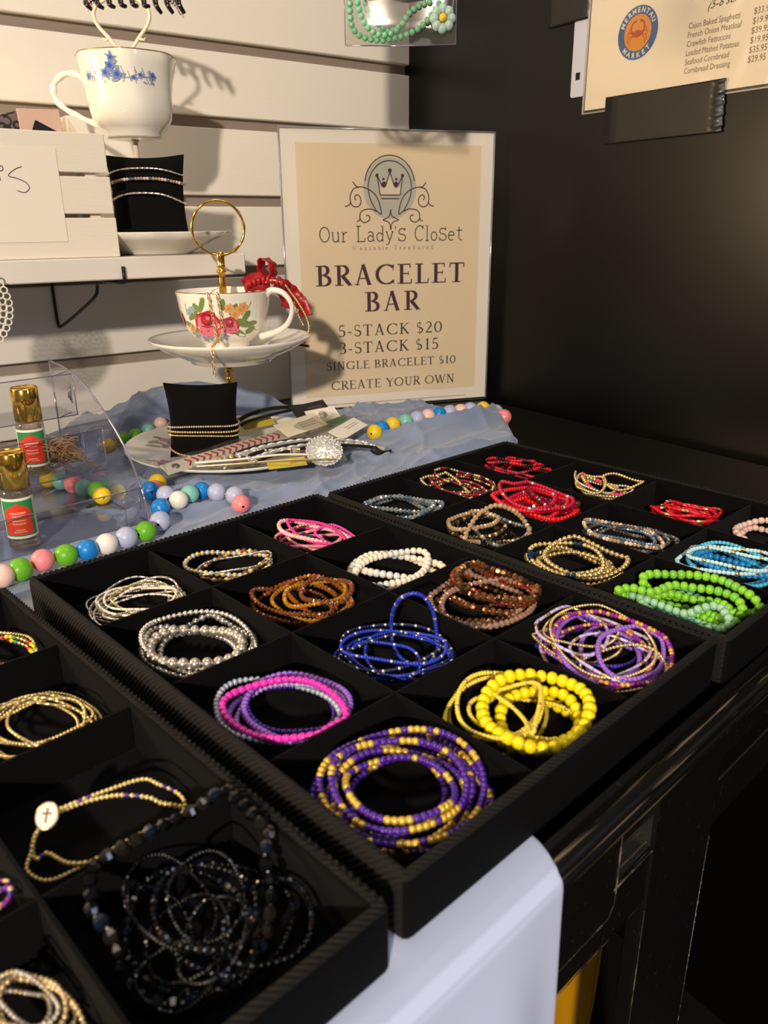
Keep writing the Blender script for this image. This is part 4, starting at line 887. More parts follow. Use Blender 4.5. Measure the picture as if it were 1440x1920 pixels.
# red bow
red = mat('red_satin', '9c0a18', .38, coat=.1)
bow = thing('red_bow', 'red satin ribbon bow tucked behind the rose teacup handle', 'bow', tuple(sp(.050, .187, .004)))
def ribbon(b, P, w, side, twist=0, th=.0005):
    P = smooth_path(P, 6); V = []; n = len(P)
    for i, p in enumerate(P):
        s = Vector(side); t = (P[min(i+1, n-1)]-P[max(i-1, 0)]).normalized(); s = Matrix.Rotation(twist*i/n, 3, t) @ s
        s = (s-t*s.dot(t)).normalized(); nn = t.cross(s)
        ww = w*(1+.08*math.sin(i*1.7))
        V += [p-s*ww/2+nn*.0012*math.sin(i), p+nn*.0006, p+s*ww/2-nn*.001*math.cos(i*1.3)]
    F = []
    for i in range(n-1):
        for j in (0, 1): F.append((i*3+j, i*3+j+1, i*3+j+4, i*3+j+3))
    b.add(V, F)
b = MB(); ribbon(b, [sp(.050, .189, .004), sp(.043, .200, .006), sp(.042, .2105, .004), sp(.049, .2115, .002), sp(.055, .203, 0), sp(.051, .190, .002)], .014, SN+SL*.5); b.build('loop', red, bow, solid=.0006)
b = MB(); ribbon(b, [sp(.050, .189, .004), sp(.036, .1925, .010), sp(.025, .1885, .014), sp(.022, .185, .010), sp(.034, .187, 0), sp(.050, .188, .002)], .013, (0, .2, 1)); b.build('loop', red, bow, solid=.0006)
b = MB()
for i in range(26):
    a = i/25; b.ball(sp(.027+.04*a, .1865+.0055*math.sin(a*3.1), -.002+.003*math.sin(i*2.1)), .0028, 7, 5, sc=(1, 1, 1.3+.3*math.sin(i*1.9)))
b.build('ruffle', red, bow)
b = MB(); ribbon(b, [sp(.055, .188, .004), sp(.066, .182, .012), sp(.076, .172, .014), sp(.0835, .163, .012), sp(.086, .153, .010)], .016, (SL*.6+Vector((0, 0, .8))), .5); b.build('tail', red, bow, solid=.0006)
b = MB(); ribbon(b, [sp(.055, .187, .006), sp(.062, .178, .012), sp(.066, .169, .014), sp(.064, .162, .015)], .012, (SL*.6+Vector((0, 0, .8))), .3); b.build('tail', red, bow, solid=.0006)
nk = thing('bead_chain', 'fine gold ball chain with red bar trailing from the red bow', 'necklace', tuple(sp(.066, .188, -.002)))
b = MB(); P = smooth_path([sp(.045, .189, -.004), sp(.055, .1915, -.006), sp(.066, .187, -.004), sp(.072, .177, .006), sp(.079, .166, .009), sp(.086, .152, .010), sp(.0885, .140, .006), sp(.083, .126, .004)], 7)
for p in P: b.ball(p, .0013, 7, 5)
P = smooth_path([sp(.074, .168, .008), sp(.078, .155, .004), sp(.083, .145, .003)], 5)
for p in P: b.ball(p, .0011, 6, 4)
b.build('beads', BM['gold'], nk, kind='stuff')
b = MB(); b.cbox((-.006, -.0014, -.0014), (.006, .0014, .0014), .0004, fr=frame(sp(.0825, .1235, .004), SL+Vector((0, 0, -.2)), SN, (0, 0, 1))); b.build('bar', mat('garnet_bar', '7c2a20', .2, coat=.4), nk)

# bracelet pillows
def pillow(label, c, w, h, th, xax, lean=0, group='black bracelet pillows'):
    t = thing('bracelet_pillow', label, 'cushion', tuple(c), math.atan2(xax.y, xax.x), group)
    b = MB(); n = 22
    def surf(sign):
        def fn(u, v):
            x, y = 2*u-1, 2*v-1
            pinch = 1-.10*(1-abs(y)**2)*abs(x)**3; pinchy = 1-.08*(1-abs(x)**2)*abs(y)**3
            d = th/2*((1-abs(x)**2.6)*(1-abs(y)**2.6))**.55
            yy = (y*pinchy+1)/2*h; return (x*pinch*w/2, sign*d+lean*yy+.0012*math.sin(5*x+3*y)*(1-x*x)*(1-y*y), yy)
        return fn
    b.grid(surf(-1), n, n); b.grid(surf(1), n, n)
    b.f = b.f[:(n-1)**2]+[tuple(reversed(q)) for q in b.f[(n-1)**2:]]
    b.build('cushion', velvet_pad, t, local=True)
    b = MB(); P = [(2*u-1, 2*v-1) for u, v in [(i/12, 0) for i in range(12)]+[(1, i/12) for i in range(12)]+[(1-i/12, 1) for i in range(12)]+[(0, 1-i/12) for i in range(12)]]
    f = surf(1); b.tube([f((x+1)/2, (y+1)/2) for x, y in P], .0006, 5, closed=True); b.build('seam', velvet_pad, t, local=True)
    return t
PC = sp(-.0235, .0115, -.036)
pillow('black bracelet pillow with gold bracelets standing below the rose teacup', PC, .077, .080, .030, SL, .02)
def on_pillow(label, c, xax, w, d, z, kind, dia, droop=0, amp=0, tilt=0, lean=0):
    nax = Vector((-xax.y, xax.x, 0)); t = thing('bracelet', label, 'bracelet', (c.x, c.y, z), 0, 'bracelets on the display pillows')
    P = []
    for i in range(120):
        a = 2*math.pi*i/120; s, k = math.cos(a), math.sin(a)
        x = w*math.copysign(abs(s)**.75, s); y = d*math.copysign(abs(k)**.85, k)
        P.append(c+xax*x+nax*(y+lean*z)+Vector((0, 0, z-c.z+tilt*s-(droop*(1-s*s) if k < 0 else 0)+amp*math.sin(3*a))))
    strand(t, P, True, kind, dia, random.Random(int(z*1e5)), False)
on_pillow('top silver and gold bead bracelet on the pillow under the rose teacup', PC, SL, .0375, .019, .0480, 'champagne_ball', .0026, -.001, .0004, .0005)
on_pillow('second gold bead bracelet with larger beads on the lower pillow', PC, SL, .0378, .0195, .0432, 'gold_ball', .0028, 0, .0004, -.0005)
on_pillow('third fine gold bead bracelet on the lower pillow', PC, SL, .0376, .0195, .0385, 'gold_ball_small', .0023, -.0008, .0004, -.001)
on_pillow('drooping gold bead bracelet low on the lower pillow', PC, SL, .0372, .0185, .0265, 'gold_ball_small', .0027, .009, 0, .002)

# ------------------------------------------------------------------ shelf, bracket, crate, blue teacup stand
shl = thing('wall_shelf', 'white wooden shelf board fixed to the slatted wall', 'shelf', tuple(wall_pt(.1, .1, .194)), AW)
b = MB(); fw = frame(WALL0, WX, -WN, (0, 0, 1)); b.cbox((-.5, .0005, .1935), (.4028, .200, .2155), .0012, fr=fw)
b.build('board', mat('shelf_paint', 'ddd5cc', .5, bump=('grain', 40, .2, .0005)), shl)
wire = mat('black_wire', '17150f', .4, .3)
for s0 in (.2621, -.30):
    t = thing('shelf_bracket', 'black wire bracket under the white shelf' if s0 > 0 else 'black wire bracket further left under the white shelf', 'bracket', tuple(wall_pt(s0, .1, .15)), AW)
    k = s0-.2621; Q = lambda s, d, z: wall_pt(s+k, d, z)
    b = MB(); b.tube([Q(.2621, .2025, .2065), Q(.2621, .2025, .1905), Q(.2600, .1990, .1905), Q(.2400, .0025, .1910)], .0019, 8); b.build('arm', wire, t)
    b = MB(); b.tube(smooth_path([Q(.2400, .0025, .1900), Q(.2398, .0025, .160), Q(.2398, .0040, .134), Q(.2420, .012, .1312), Q(.2530, .060, .152), Q(.2610, .100, .171), Q(.2615, .112, .184), Q(.2600, .132, .1885)], 4), .0019, 8); b.build('brace', wire, t)
crate_m = mat('crate_paint', 'e6dccb', .55, bump=('grain', 50, .4, .0006))
cr = thing('wooden_crate', 'whitewashed slatted wooden crate with a price card on the shelf', 'crate', tuple(wall_pt(.17, .13, .2157)), AW)
for z0, z1 in ((.2158, .2535), (.2572, .2915), (.2950, .3305)):
    b = MB(); b.cbox((.045, .188, z0), (.2640-(z0-.2158)*.030, .1935, z1), .0008, fr=fw); b.build('front_slat', crate_m, cr)
    b = MB(); b.cbox((.045, .116, z0), (.2500, .121, z1+.004), .0008, fr=fw); b.build('back_slat', crate_m, cr)
for s in (.046, .2405):
    b = MB(); b.prism([(.1878, .2158), (.1878, .3285), (.150, .350), (.121, .350), (.121, .2158)], 0, .010, frame(wall_pt(s), -WN, (0, 0, 1), WX)); b.build('side_panel', crate_m, cr)
b = MB(); b.box((.05, .121, .2158), (.2405, .188, .2185), fr=fw); b.build('bottom', crate_m, cr)
cardm = mat('card_stock', 'e9e0d0', .6)
t = thing('price_card', 'white card with handwritten price taped to the crate front', 'card', tuple(wall_pt(.17, .194, .232)), AW)
b = MB(); b.cbox((.10, .1938, .2315), (.2135, .1942, .3155), .00005, fr=fw); b.build('card', cardm, t)
ink = mat('ink', '2b2430', .6)
fc = frame(wall_pt(0, .1943), WX, (0, 0, 1), -WN)
b = MB()
for P in ([(.1600, .2860), (.1598, .2930), (.1600, .2985)], [(.1600, .2980), (.1632, .2985), (.1636, .2952), (.1600, .2940)], [(.1830, .2980), (.1740, .2950), (.1718, .2885), (.1650, .2893), (.1735, .2880), (.1830, .2825), (.1845, .2770), (.1795, .2730), (.1740, .2752)]):
    if len(P) == 9: P = [(.1805, .2985), (.1740, .2960), (.1675, .2905), (.1740, .2885), (.1820, .2850), (.1845, .2800), (.1800, .2760), (.1735, .2775)]
    b.tube(smooth_path([fc @ Vector((x, z, .0001)) for x, z in P], 5), .00035, 4)
b.build('handwriting', ink, t)
leop = mat('leopard_print', '4a4038', .5)
nt = leop.node_tree; vt = nt.nodes.new('ShaderNodeTexVoronoi'); vt.inputs['Scale'].default_value = 130; tc = nt.nodes.new('ShaderNodeTexCoord'); nt.links.new(tc.outputs['Object'], vt.inputs['Vector'])
cr_ = nt.nodes.new('ShaderNodeValToRGB'); cr_.color_ramp.interpolation = 'CONSTANT'; cr_.color_ramp.elements[0].color = (.16, .12, .10, 1); cr_.color_ramp.elements[1].position = .38; cr_.color_ramp.elements[1].color = (.015, .012, .012, 1)
e = cr_.color_ramp.elements.new(.62); e.color = (.16, .12, .10, 1); nt.links.new(vt.outputs['Distance'], cr_.inputs[0]); nt.links.new(cr_.outputs[0], nt.nodes['Principled BSDF'].inputs['Base Color'])
dkc = mat('dark_clip', '1a1717', .35)
def leaning(name, lab, cat, s, d, z, w, h, th, rot, m, tilt=.15):
    fr = frame(wall_pt(s, d, z), (WX*math.cos(rot)+Vector((0, 0, math.sin(rot)))), (Vector((0, 0, math.cos(rot)))-WX*math.sin(rot)), -WN) @ Matrix.Rotation(-tilt, 4, 'X')
    b = MB(); b.cbox((-w/2, 0, -th/2), (w/2, h, th/2), .0006, fr=fr); b.build(name, m, label=lab, cat=cat)
leaning('hair_clip', 'leopard print hair clip sticking out of the crate', 'hair clip', .2060, .160, .262, .052, .090, .003, .28, leop)
leaning('hair_clip', 'plain dark hair clip leaning at the left inside the crate', 'hair clip', .165, .176, .262, .05, .088, .003, .32, dkc)
leaning('hair_clip', 'black hair clip with slanted end between the leopard clip and dark clip', 'hair clip', .186, .169, .262, .030, .084, .003, -.45, dkc)
leaning('backing_card', 'pale pink jewellery card at the right end inside the crate', 'card', .217, .160, .2195, .040, .134, .0015, .03, mat('pink_card', 'd9b3a0', .6), .04)

B2 = Vector((.302, .362, 0))
def bp_(lat, z, off=0): return B2+SL*lat+SN*off+Vector((0, 0, z))
c2 = bp_(-.004, 0)
st2 = thing('teacup_stand', 'white stand with blue flowered teacup and scalloped plate on the shelf', 'stand', (c2.x, c2.y, .2157))
C2 = (c2.x, c2.y, 0)
fl = lambda a, z: 1+.018*math.sin(7*a+55*(z-.34))*sstep(.338, .36, z)
bprof = [(.0235, .3335), (.0285, .3340), (.0300, .3360), (.0295, .3395), (.0355, .3440), (.0405, .3520), (.0430, .3640), (.0440, .3760), (.0455, .3880), (.0480, .4000), (.0505, .4110)]
b = MB(); b.lathe([(.0001, .3365), (.0235, .3335)]+bprof[1:]+[(.0503, .4118), (.0492, .4112), (.0465, .399), (.0440, .388), (.0425, .376), (.0410, .364), (.038, .352), (.030, .345), (.0001, .343)], 84, C2, rad=fl); cup2 = b.build('teacup', china, st2)
b = MB(); b.tube([(c2.x+.0505*fl(a, .411)*math.cos(a), c2.y+.0505*fl(a, .411)*math.sin(a), .4117) for a in [i*math.pi/36 for i in range(72)]], .0005, 5, closed=True); b.build('gold_rim', mat('worn_gilt', 'b98c4a', .25, .8), cup2)
hp = smooth_path([bp_(-.046, .3830, -.004), bp_(-.050, .3905, -.004), bp_(-.060, .3965, -.004), bp_(-.073, .3950, -.004), bp_(-.0825, .3860, -.004), bp_(-.0830, .3750, -.004), bp_(-.076, .3655, -.004), bp_(-.062, .3565, -.004), bp_(-.046, .3500, -.004), bp_(-.036, .3455, -.004)], 5)
b = MB(); b.tube(hp, [.0026+.0012*math.sin(i*.5)**2 for i in range(len(hp))], 9); b.build('handle', china, cup2)
D = Decal([(r*1.012, z) for r, z in bprof], C2, AF)
blue1 = mat('print_cobalt', '6f87c8', .2, coat=.5); blue2 = mat('print_deep_blue', '3f5cb4', .2, coat=.5); blue3 = mat('print_grey_blue', '8f9db4', .2, coat=.5)
R_ = random.Random(8)
for cu, cz, s in ((-.004, .3965, 1), (.002, .3890, 1), (-.010, .3905, .9), (-.002, .4035, .7), (-.033, .3885, .7), (.038, .3890, .7), (.018, .3865, .5), (.025, .3890, .45)):
    D.blob(cu, cz, .0048*s, .0044*s, 0, 0, 2, 5, .22); D.blob(cu, cz, .0024*s, .0022*s, 0, 1, 3, 5, .3)
    for k in range(5): a = R_.uniform(0, 6.28); D.blob(cu+.0065*s*math.cos(a), cz+.0055*s*math.sin(a), .0026*s, .0011*s, a, 2, 1)
for u in (-.028, -.022, -.016, .010, .015, .021, .030, .034): D.line([(u+R_.uniform(-.004, .004), .380+R_.uniform(0, .004)), (u+R_.uniform(-.002, .002), .388), (u+R_.uniform(-.004, .004), .395+R_.uniform(-.003, .002))], .0004, 2, 1)
for k in range(16): D.blob(R_.uniform(-.034, .038), R_.uniform(.382, .392), .0022, .0009, R_.uniform(0, 3), 2, 1)
D.line([(-.036, .3875), (-.020, .3865), (-.006, .3880), (.012, .3860), (.026, .3870), (.040, .3885)], .0005, 2, 1)
D.b.build('flower_print', [blue1, blue2, blue3], cup2)
cream_m = mat('cream_enamel', 'ead9bd', .3, coat=.3)
b = MB(); b.lathe([(.0001, .2300), (.004, .2302), (.0028, .234), (.0028, .330), (.0045, .3335), (.0001, .334)], 16, C2); b.build('pole', cream_m, st2)
for sg in (-1, 1):
    b = MB(); b.tube(smooth_path([bp_(-.004, .344), bp_(-.004+sg*.001, .404), bp_(-.004+sg*.0055, .4165), bp_(-.004+sg*.0150, .4290), bp_(-.004+sg*.0250, .4400), bp_(-.004+sg*.0287, .4490), bp_(-.004+sg*.0265, .4570), bp_(-.004+sg*.018, .4630), bp_(-.004+sg*.006, .4680), bp_(-.004, .4690)], 5), .0019, 8)
    b.tube([bp_(-.004+sg*.0155, .4290), bp_(-.004+sg*.0205, .4275), bp_(-.004+sg*.0225, .4300)], [.0017, .0012, .0006], 7); b.build('handle_wire', cream_m, st2)
sc = lambda a, z: 1+.02*math.cos(12*a)*sstep(.228, .236, z)
b = MB(); b.lathe([(.0001, .2262), (.040, .2262), (.050, .2285), (.072, .2350), (.0860, .2395), (.0865, .2385), (.070, .2310), (.052, .2215), (.044, .2180), (.042, .2160), (.040, .2160), (.039, .2185), (.0001, .219)], 96, (c2.x+SL.x*.008, c2.y+SL.y*.008, 0), rad=sc); b.build('plate', china, st2)
PC2 = bp_(.0100, .2275, -.024)
pillow('black bracelet pillow with silver bracelets below the blue flowered teacup', PC2, .084, .089, .030, (SL+Vector((0, 0, 0))), .03)
on_pillow('upper thin silver bangle bracelet on the shelf pillow', PC2, SL, .0405, .0195, .2960, 'silver_tube', .0019, -.006, .0003, 0, -.0)
on_pillow('middle grey and blush crystal bracelet on the shelf pillow', PC2, SL, .0408, .0200, .2870, 'blush_crystal', .0034, -.005, .0003, .0005)
on_pillow('lower silver bar bracelet on the shelf pillow', PC2, SL, .0405, .0200, .2680, 'silver_tube', .0024, -.010, .0002, 0)
# rhinestone claw clip held by the top of the stand
cl = thing('claw_clip', 'black claw hair clip with pink rhinestones hanging above the blue teacup', 'hair clip', tuple(bp_(.008, .462, .004)))
blk = mat('black_plastic', '121110', .2, coat=.3)
b = MB(); Pth = smooth_path([bp_(-.040, .459, .004), bp_(-.030, .467, .004), bp_(.000, .472, .004), (bp_(.035, .469, .004)), bp_(.052, .461, .004), bp_(.058, .452, .004)], 5)
b.tube(Pth, .0042, 8, flat=.7); b.build('spine', blk, cl)
for i in range(9):
    a = i/8; x = -.040+.095*a; b = MB()
    b.tube(smooth_path([bp_(x, .4630+.005*math.sin(a*3.1), .003), bp_(x+.002, .4590-.001*(a > .6), -.002), bp_(x+.006, .4555-.004*(a > .7)+.003*math.sin(a*3.1)*(a < .7), .001)], 4), [.0034-.0002*j for j in range(9)], 7); b.build('tooth', blk, cl)
b = MB()
for i in range(26):
    p = Pth[min(i, len(Pth)-1)]; b.ball(p+Vector((0, 0, -.001))-SN*.004, .0013, 6, 4, smooth=False); b.ball(p+Vector((.001, -.001, -.004))-SN*.0042, .0012, 6, 4, smooth=False)
b.build('rhinestones', mat('rhinestone', 'e8c4d0', .08, .4), cl, kind='stuff')
# crochet doily at the left edge of the shelf
lace = mat('lace', 'ece4d4', .7); b = MB(); dc = wall_pt(.105, .208, .175)
for ring in range(1, 9):
    rr = ring*.0052; n = 5*ring+3
    for i in range(n):
        a = 2*math.pi*i/n+ring*.3; c = Vector((math.cos(a)*rr, math.sin(a)*rr, 0)); R2 = .0031
        b.tube([dc+WX*(c.x+R2*math.cos(q))+Vector((0, 0, c.y+R2*math.sin(q)))-WN*(.0015*math.sin(3*a)) for q in [k*math.pi/5 for k in range(10)]], .0008, 5, closed=True)
b.build('crochet_doily', lace, label='white crochet doily at the left end of the shelf edge', cat='doily')

# ------------------------------------------------------------------ lettering
def arcpts(cx, cy, rx, ry, a0, a1, T, t, n=18, pw=1.2):
    P = []; W = []
    for i in range(n+1):
        a = math.radians(a0+(a1-a0)*i/n); P.append((cx+rx*math.cos(a), cy+ry*math.sin(a))); W.append(t+(T-t)*abs(math.cos(a))**pw)
    return P, W
def serif_glyph(ch, T, t):
    S_ = []
    def st(x, y0=0, y1=1, w=None, s0=1, s1=1):
        w = w or T; S_.append(([(x, y0), (x, y1)], [w, w]))
        for y, s in ((y0+t/2, s0), (y1-t/2, s1)):
            if s: S_.append(([(x-w/2-.09*s, y), (x+w/2+.09*s, y)], [t*.9, t*.9]))
    def ln(P, w): S_.append((P, [w]*len(P) if not isinstance(w, list) else w))
    def ar(*a): S_.append(arcpts(*a, T, t))
    def sf(x, y, h=.10): S_.append(([(x-h, y), (x+h, y)], [t*.9]*2))
    k = ch; w = .6; x0 = .10+T/2
    if k == 'B': st(x0); ln([(x0, 1-t/2), (.34, 1-t/2)], t); ln([(x0, .53), (.36, .53)], t); ln([(x0, t/2), (.36, t/2)], t); ar(.33, .765, .20, .235-t/2+.01, 90, -90); ar(.35, .265, .25, .265-t/2, 90, -90); w = .70
    elif k == 'R': st(x0); ln([(x0, 1-t/2), (.34, 1-t/2)], t); ln([(x0, .48), (.36, .48)], t); ar(.34, .74, .22, .26-t/2, 90, -90); ln([(.34, .48), (.66, t/2)], T); sf(.70, t/2, .07); w = .74
    elif k == 'A': ln([(.12, 0), (.38, 1)], t*1.3); ln([(.38, 1.02), (.66, 0)], T); ln([(.2, .33), (.56, .33)], t); sf(.12, t/2); sf(.66, t/2); w = .80
    elif k in 'CG':
        ar(.50, .5, .42, .5-t/2, 48, 315); ln([(.80, .98), (.79, .68)], [t*1.2, t*.6])
        if k == 'G': ln([(.80, .02), (.80, .40)], T*.9); sf(.80, .42, .11); w = .94
        else: ln([(.83, .02+.0), (.80, .25)], t*.7); w = .86
    elif k in 'EF': st(x0); ln([(x0, 1-t/2), (.58, 1-t/2)], t); ln([(x0, .52), (.50, .52)], t); ln([(.50, .42), (.50, .62)], t*.8); ln([(.57, 1), (.58, .80)], t); ln([(x0, t/2), (.62, t/2)], t); ln([(.62, 0), (.64, .24)], t); w = .70
    elif k == 'L': st(x0); ln([(x0, t/2), (.58, t/2)], t); ln([(.58, 0), (.61, .26)], t); w = .66
    elif k == 'T': st(.36, s1=0); ln([(.04, 1-t/2), (.68, 1-t/2)], t*1.1); ln([(.05, 1), (.03, .76)], t); ln([(.67, 1), (.69, .76)], t); w = .74
    elif k == 'S': ln([(p[0], p[1]) for p in arcpts(.30, .745, .20, .235, 40, 250, T, t)[0]]+[(p[0], p[1]) for p in arcpts(.31, .26, .22, .245, 75, -140, T, t)[0]], [t+(T*.55-t)*i/18 for i in range(19)]+[T*.95-(T*.95-t)*abs(i-4)/14 for i in range(19)]); ln([(.47, .98), (.46, .74)], t*.8); ln([(.11, .02), (.10, .28)], t*.8); w = .60
    elif k == 'K': st(x0); ln([(.62, .97), (x0, .45)], t*1.2); ln([(.30, .58), (.68, .02)], T); sf(.62, 1-t/2, .09); sf(.70, t/2, .08); w = .76
    elif k == 'I': st(.20); w = .40
    elif k == 'N': st(.14, w=t*1.4); ln([(.14, 1), (.66, .0)], T); st(.66, w=t*1.4, s0=0); w = .82
    elif k == 'O': ar(.46, .5, .40, .5-t/2, 0, 360); w = .94
    elif k == 'U': st(.18, .3, 1, s0=0); st(.64, .3, 1, w=t*1.4, s0=0); ln([(p[0], p[1]) for p in arcpts(.41, .32, .23, .32-t/2, 180, 360, T, t)[0]], [T-(T-t)*i/18 for i in range(19)]); w = .80
    elif k == 'Y': ln([(.08, 1), (.38, .48)], T); ln([(.68, 1), (.38, .48)], t*1.3); st(.38, 0, .5, s1=0); sf(.08, 1-t/2); sf(.68, 1-t/2, .08); w = .74
    elif k == 'W': ln([(.06, 1), (.32, 0)], T); ln([(.32, 0), (.54, .95)], t*1.3); ln([(.50, 1), (.76, 0)], T); ln([(.76, 0), (1.0, 1)], t*1.3); sf(.06, 1-t/2, .09); sf(.52, 1-t/2, .07); sf(1.0, 1-t/2, .08); w = 1.10
    elif k == '0': ar(.32, .5, .26, .5-t/2, 0, 360); w = .66
    elif k == '1': st(.28, s1=0); ln([(.14, .84), (.28, .98)], t); w = .52
    elif k == '2': ln([(p[0], p[1]) for p in arcpts(.28, .74, .20, .24, 160, -30, T, t)[0]]+[(.09, .06)], [t]*3+[t+(T-t)*i/15 for i in range(16)]+[t]); ln([(.07, t), (.52, t)], t*1.8); ln([(.52, 0), (.55, .18)], t); w = .62
    elif k == '3': ar(.26, .76, .18, .22, 130, -80); ar(.26, .27, .22, .25, 85, -140); w = .58
    elif k == '5': ln([(.15, .98), (.48, .98)], t*1.8); ln([(.16, .98), (.12, .56)], t*1.3); ar(.26, .30, .23, .28, 125, -140); w = .60
    elif k == '$': ln([(p[0], p[1]) for p in arcpts(.30, .73, .19, .21, 40, 250, T, t)[0]]+[(p[0], p[1]) for p in arcpts(.31, .27, .21, .22, 75, -140, T, t)[0]], [t+(T*.55-t)*i/18 for i in range(19)]+[T*.95-(T*.95-t)*abs(i-4)/14 for i in range(19)]); ln([(.30, -.12), (.30, 1.12)], t*.8); w = .62
    elif k == '-': ln([(.05, .36), (.34, .36)], t*1.5); w = .40
    else: w = .36
    return w, S_
def hand_glyph(ch, t):
    c = lambda cx, cy, rx, ry, a0, a1: [(cx+rx*math.cos(math.radians(a0+(a1-a0)*i/14)), cy+ry*math.sin(math.radians(a0+(a1-a0)*i/14))) for i in range(15)]
    G = {'O': (.72, [c(.34, .48, .28, .48, 0, 360)]), 'u': (.52, [[(.06, .62), (.06, .2)]+c(.22, .2, .16, .2, 180, 360)+[(.38, .62), (.38, .02), (.46, .0)], [(.0, .62), (.08, .62)], [(.32, .62), (.38, .62)]]),
         'r': (.44, [[(.04, .62), (.12, .62), (.12, 0)], [(.02, 0), (.24, 0)], [(.12, .42), (.22, .60), (.36, .60)]]), 'L': (.62, [[(.02, 1), (.26, 1)], [(.12, 1), (.12, 0)], [(.02, 0), (.50, 0), (.52, .22)]]),
         'a': (.52, [c(.20, .46, .15, .17, 150, 0)+[(.36, .1), (.44, .0)], c(.20, .19, .16, .19, 20, 340)]), 'd': (.54, [c(.20, .28, .17, .28, 30, 330), [(.28, 1), (.38, 1), (.38, 0), (.46, 0)]]),
         'y': (.50, [[(.04, .62), (.22, .08)], [(.42, .62), (.16, -.20), (.04, -.24)], [(0, .62), (.10, .62)], [(.34, .62), (.46, .62)]]), "'": (.2, [[(.08, 1.0), (.06, .82)]]),
         'S': (.54, [c(.25, .62, .19, .20, 40, 250)+c(.25, .22, .21, .22, 80, -140), [(.42, .86), (.42, .68)], [(.05, .0), (.04, .22)]]), 'C': (.66, [c(.34, .5, .28, .5, 50, 310), [(.54, 1.0), (.54, .78)]]),
         'l': (.30, [[(.02, 1.02), (.12, 1.02), (.12, 0)], [(.02, 0), (.22, 0)]]), 'o': (.50, [c(.22, .29, .18, .29, 0, 360)]), 'e': (.50, [[(.05, .32), (.40, .34)]+c(.22, .30, .18, .30, 10, 310)]),
         't': (.44, [[(.18, .92), (.18, .12), (.30, 0), (.38, .04)], [(.02, .66), (.38, .68)]]), 'W': (.86, [[(.02, 1), (.2, 0), (.40, .8), (.58, 0), (.76, 1)], [(-.04, 1), (.1, 1)], [(.68, 1), (.84, 1)]]),
         'b': (.52, [[(.04, 1), (.10, 1), (.10, 0)], c(.25, .28, .17, .28, 150, -150)]), 'T': (.64, [[(.30, 1), (.30, 0)], [(.02, .82), (.02, 1), (.58, 1), (.58, .82)], [(.2, 0), (.4, 0)]]), ' ': (.40, [])}
    w, L = G[ch]; return w, [(P, [t]*len(P)) for P in L]
def ribbon2d(b, P, W, fr, z, m=0):
    n = len(P); V = []
    for i in range(n):
        a = P[max(0, i-1)]; c = P[min(n-1, i+1)]; dx, dy = c[0]-a[0], c[1]-a[1]; L = math.hypot(dx, dy) or 1
        nx, ny = -dy/L*W[i]/2, dx/L*W[i]/2
        V += [fr @ Vector((P[i][0]+nx, P[i][1]+ny, z)), fr @ Vector((P[i][0]-nx, P[i][1]-ny, z))]
    b.add(V, [(2*i, 2*i+1, 2*i+3, 2*i+2) for i in range(n-1)], m, False)
def lettering(b, text, x0, x1, y, h, glyph, fr, z, slope=0, **kw):
    """set text between x0 and x1 on the baseline y"""
    gl = [glyph(c, **kw) for c in text]; adv = sum(g[0] for g in gl)
    sx = (x1-x0)/adv; nat = h; x = x0
    for w, strokes in gl:
        for k, (P, W) in enumerate(strokes):
            f = min(1, sx/nat) if sx < nat else 1
            xs = min(sx, nat*1.22); pad = (sx-xs)*w/2
            ribbon2d(b, [(x+pad+px*xs, y+slope*(x-x0)+py*h) for px, py in P], [q*h for q in W], fr, z+.000004*(k % 6))
        x += w*sx

# ------------------------------------------------------------------ the sign
SO = Vector((.4883, .3610, .003)); SX = Vector((.8974, -.4413, 0)).normalized(); SZ = Vector((0, 0, 1)); SNn = SX.cross(SZ)
fs = frame(SO, SX, SZ, SNn)
sg = thing('bracelet_bar_sign', 'cream printed bracelet bar price sign in a clear acrylic stand', 'sign', tuple(SO), math.atan2(SX.y, SX.x))
SW, SH = .2905, .3555
sign_paper = mat('sign_paper', 'f8efdb', .55); sign_inner = mat('sign_inner_print', 'f0dbb4', .55); plum = mat('sign_plum', '4a2a33', .6); sage = mat('sign_sage', 'c3c3ae', .6); inkd = mat('sign_ink', '3a322d', .6); creamp = mat('sign_crown_fill', 'ecd9bd', .6)
b = MB(); b.box((.001, .001, -.0006), (SW-.001, SH-.001, 0), fr=fs); b.box((.0205, .0170, .00002), (.2725, .3390, .00006), m=1, fr=fs); b.build('printed_sheet', [sign_paper, sign_inner], sg)
b = MB(); b.box((0, 0, .0008), (SW, SH, .0028), fr=fs); b.box((0, 0, -.0030), (SW, SH, -.0012), fr=fs); b.box((0, -.002, -.040), (SW, 0, .010), fr=fs); b.build('acrylic_sleeve', acrylic, sg)
b = MB()
for P in (((0, 0), (0, SH)), ((SW, 0), (SW, SH)), ((0, SH), (SW, SH))): b.tube([fs @ Vector((P[0][0], P[0][1], .001)), fs @ Vector((P[1][0], P[1][1], .001))], .0012, 6)
b.build('sleeve_edge', sleeve_rim, sg)
zt = .00012
b = MB(); lettering(b, 'BRACELET', .0385, .2545, .1655, .0262, serif_glyph, fs, zt, T=.19, t=.06); lettering(b, 'BAR', .1050, .1885, .1305, .0258, serif_glyph, fs, zt, T=.19, t=.06); b.build('title_lettering', plum, sg)
b = MB(); lettering(b, '5-STACK $20', .0675, .2215, .0982, .0152, serif_glyph, fs, zt, T=.15, t=.062); lettering(b, '3-STACK $15', .0685, .2165, .0750, .0152, serif_glyph, fs, zt, T=.15, t=.062)
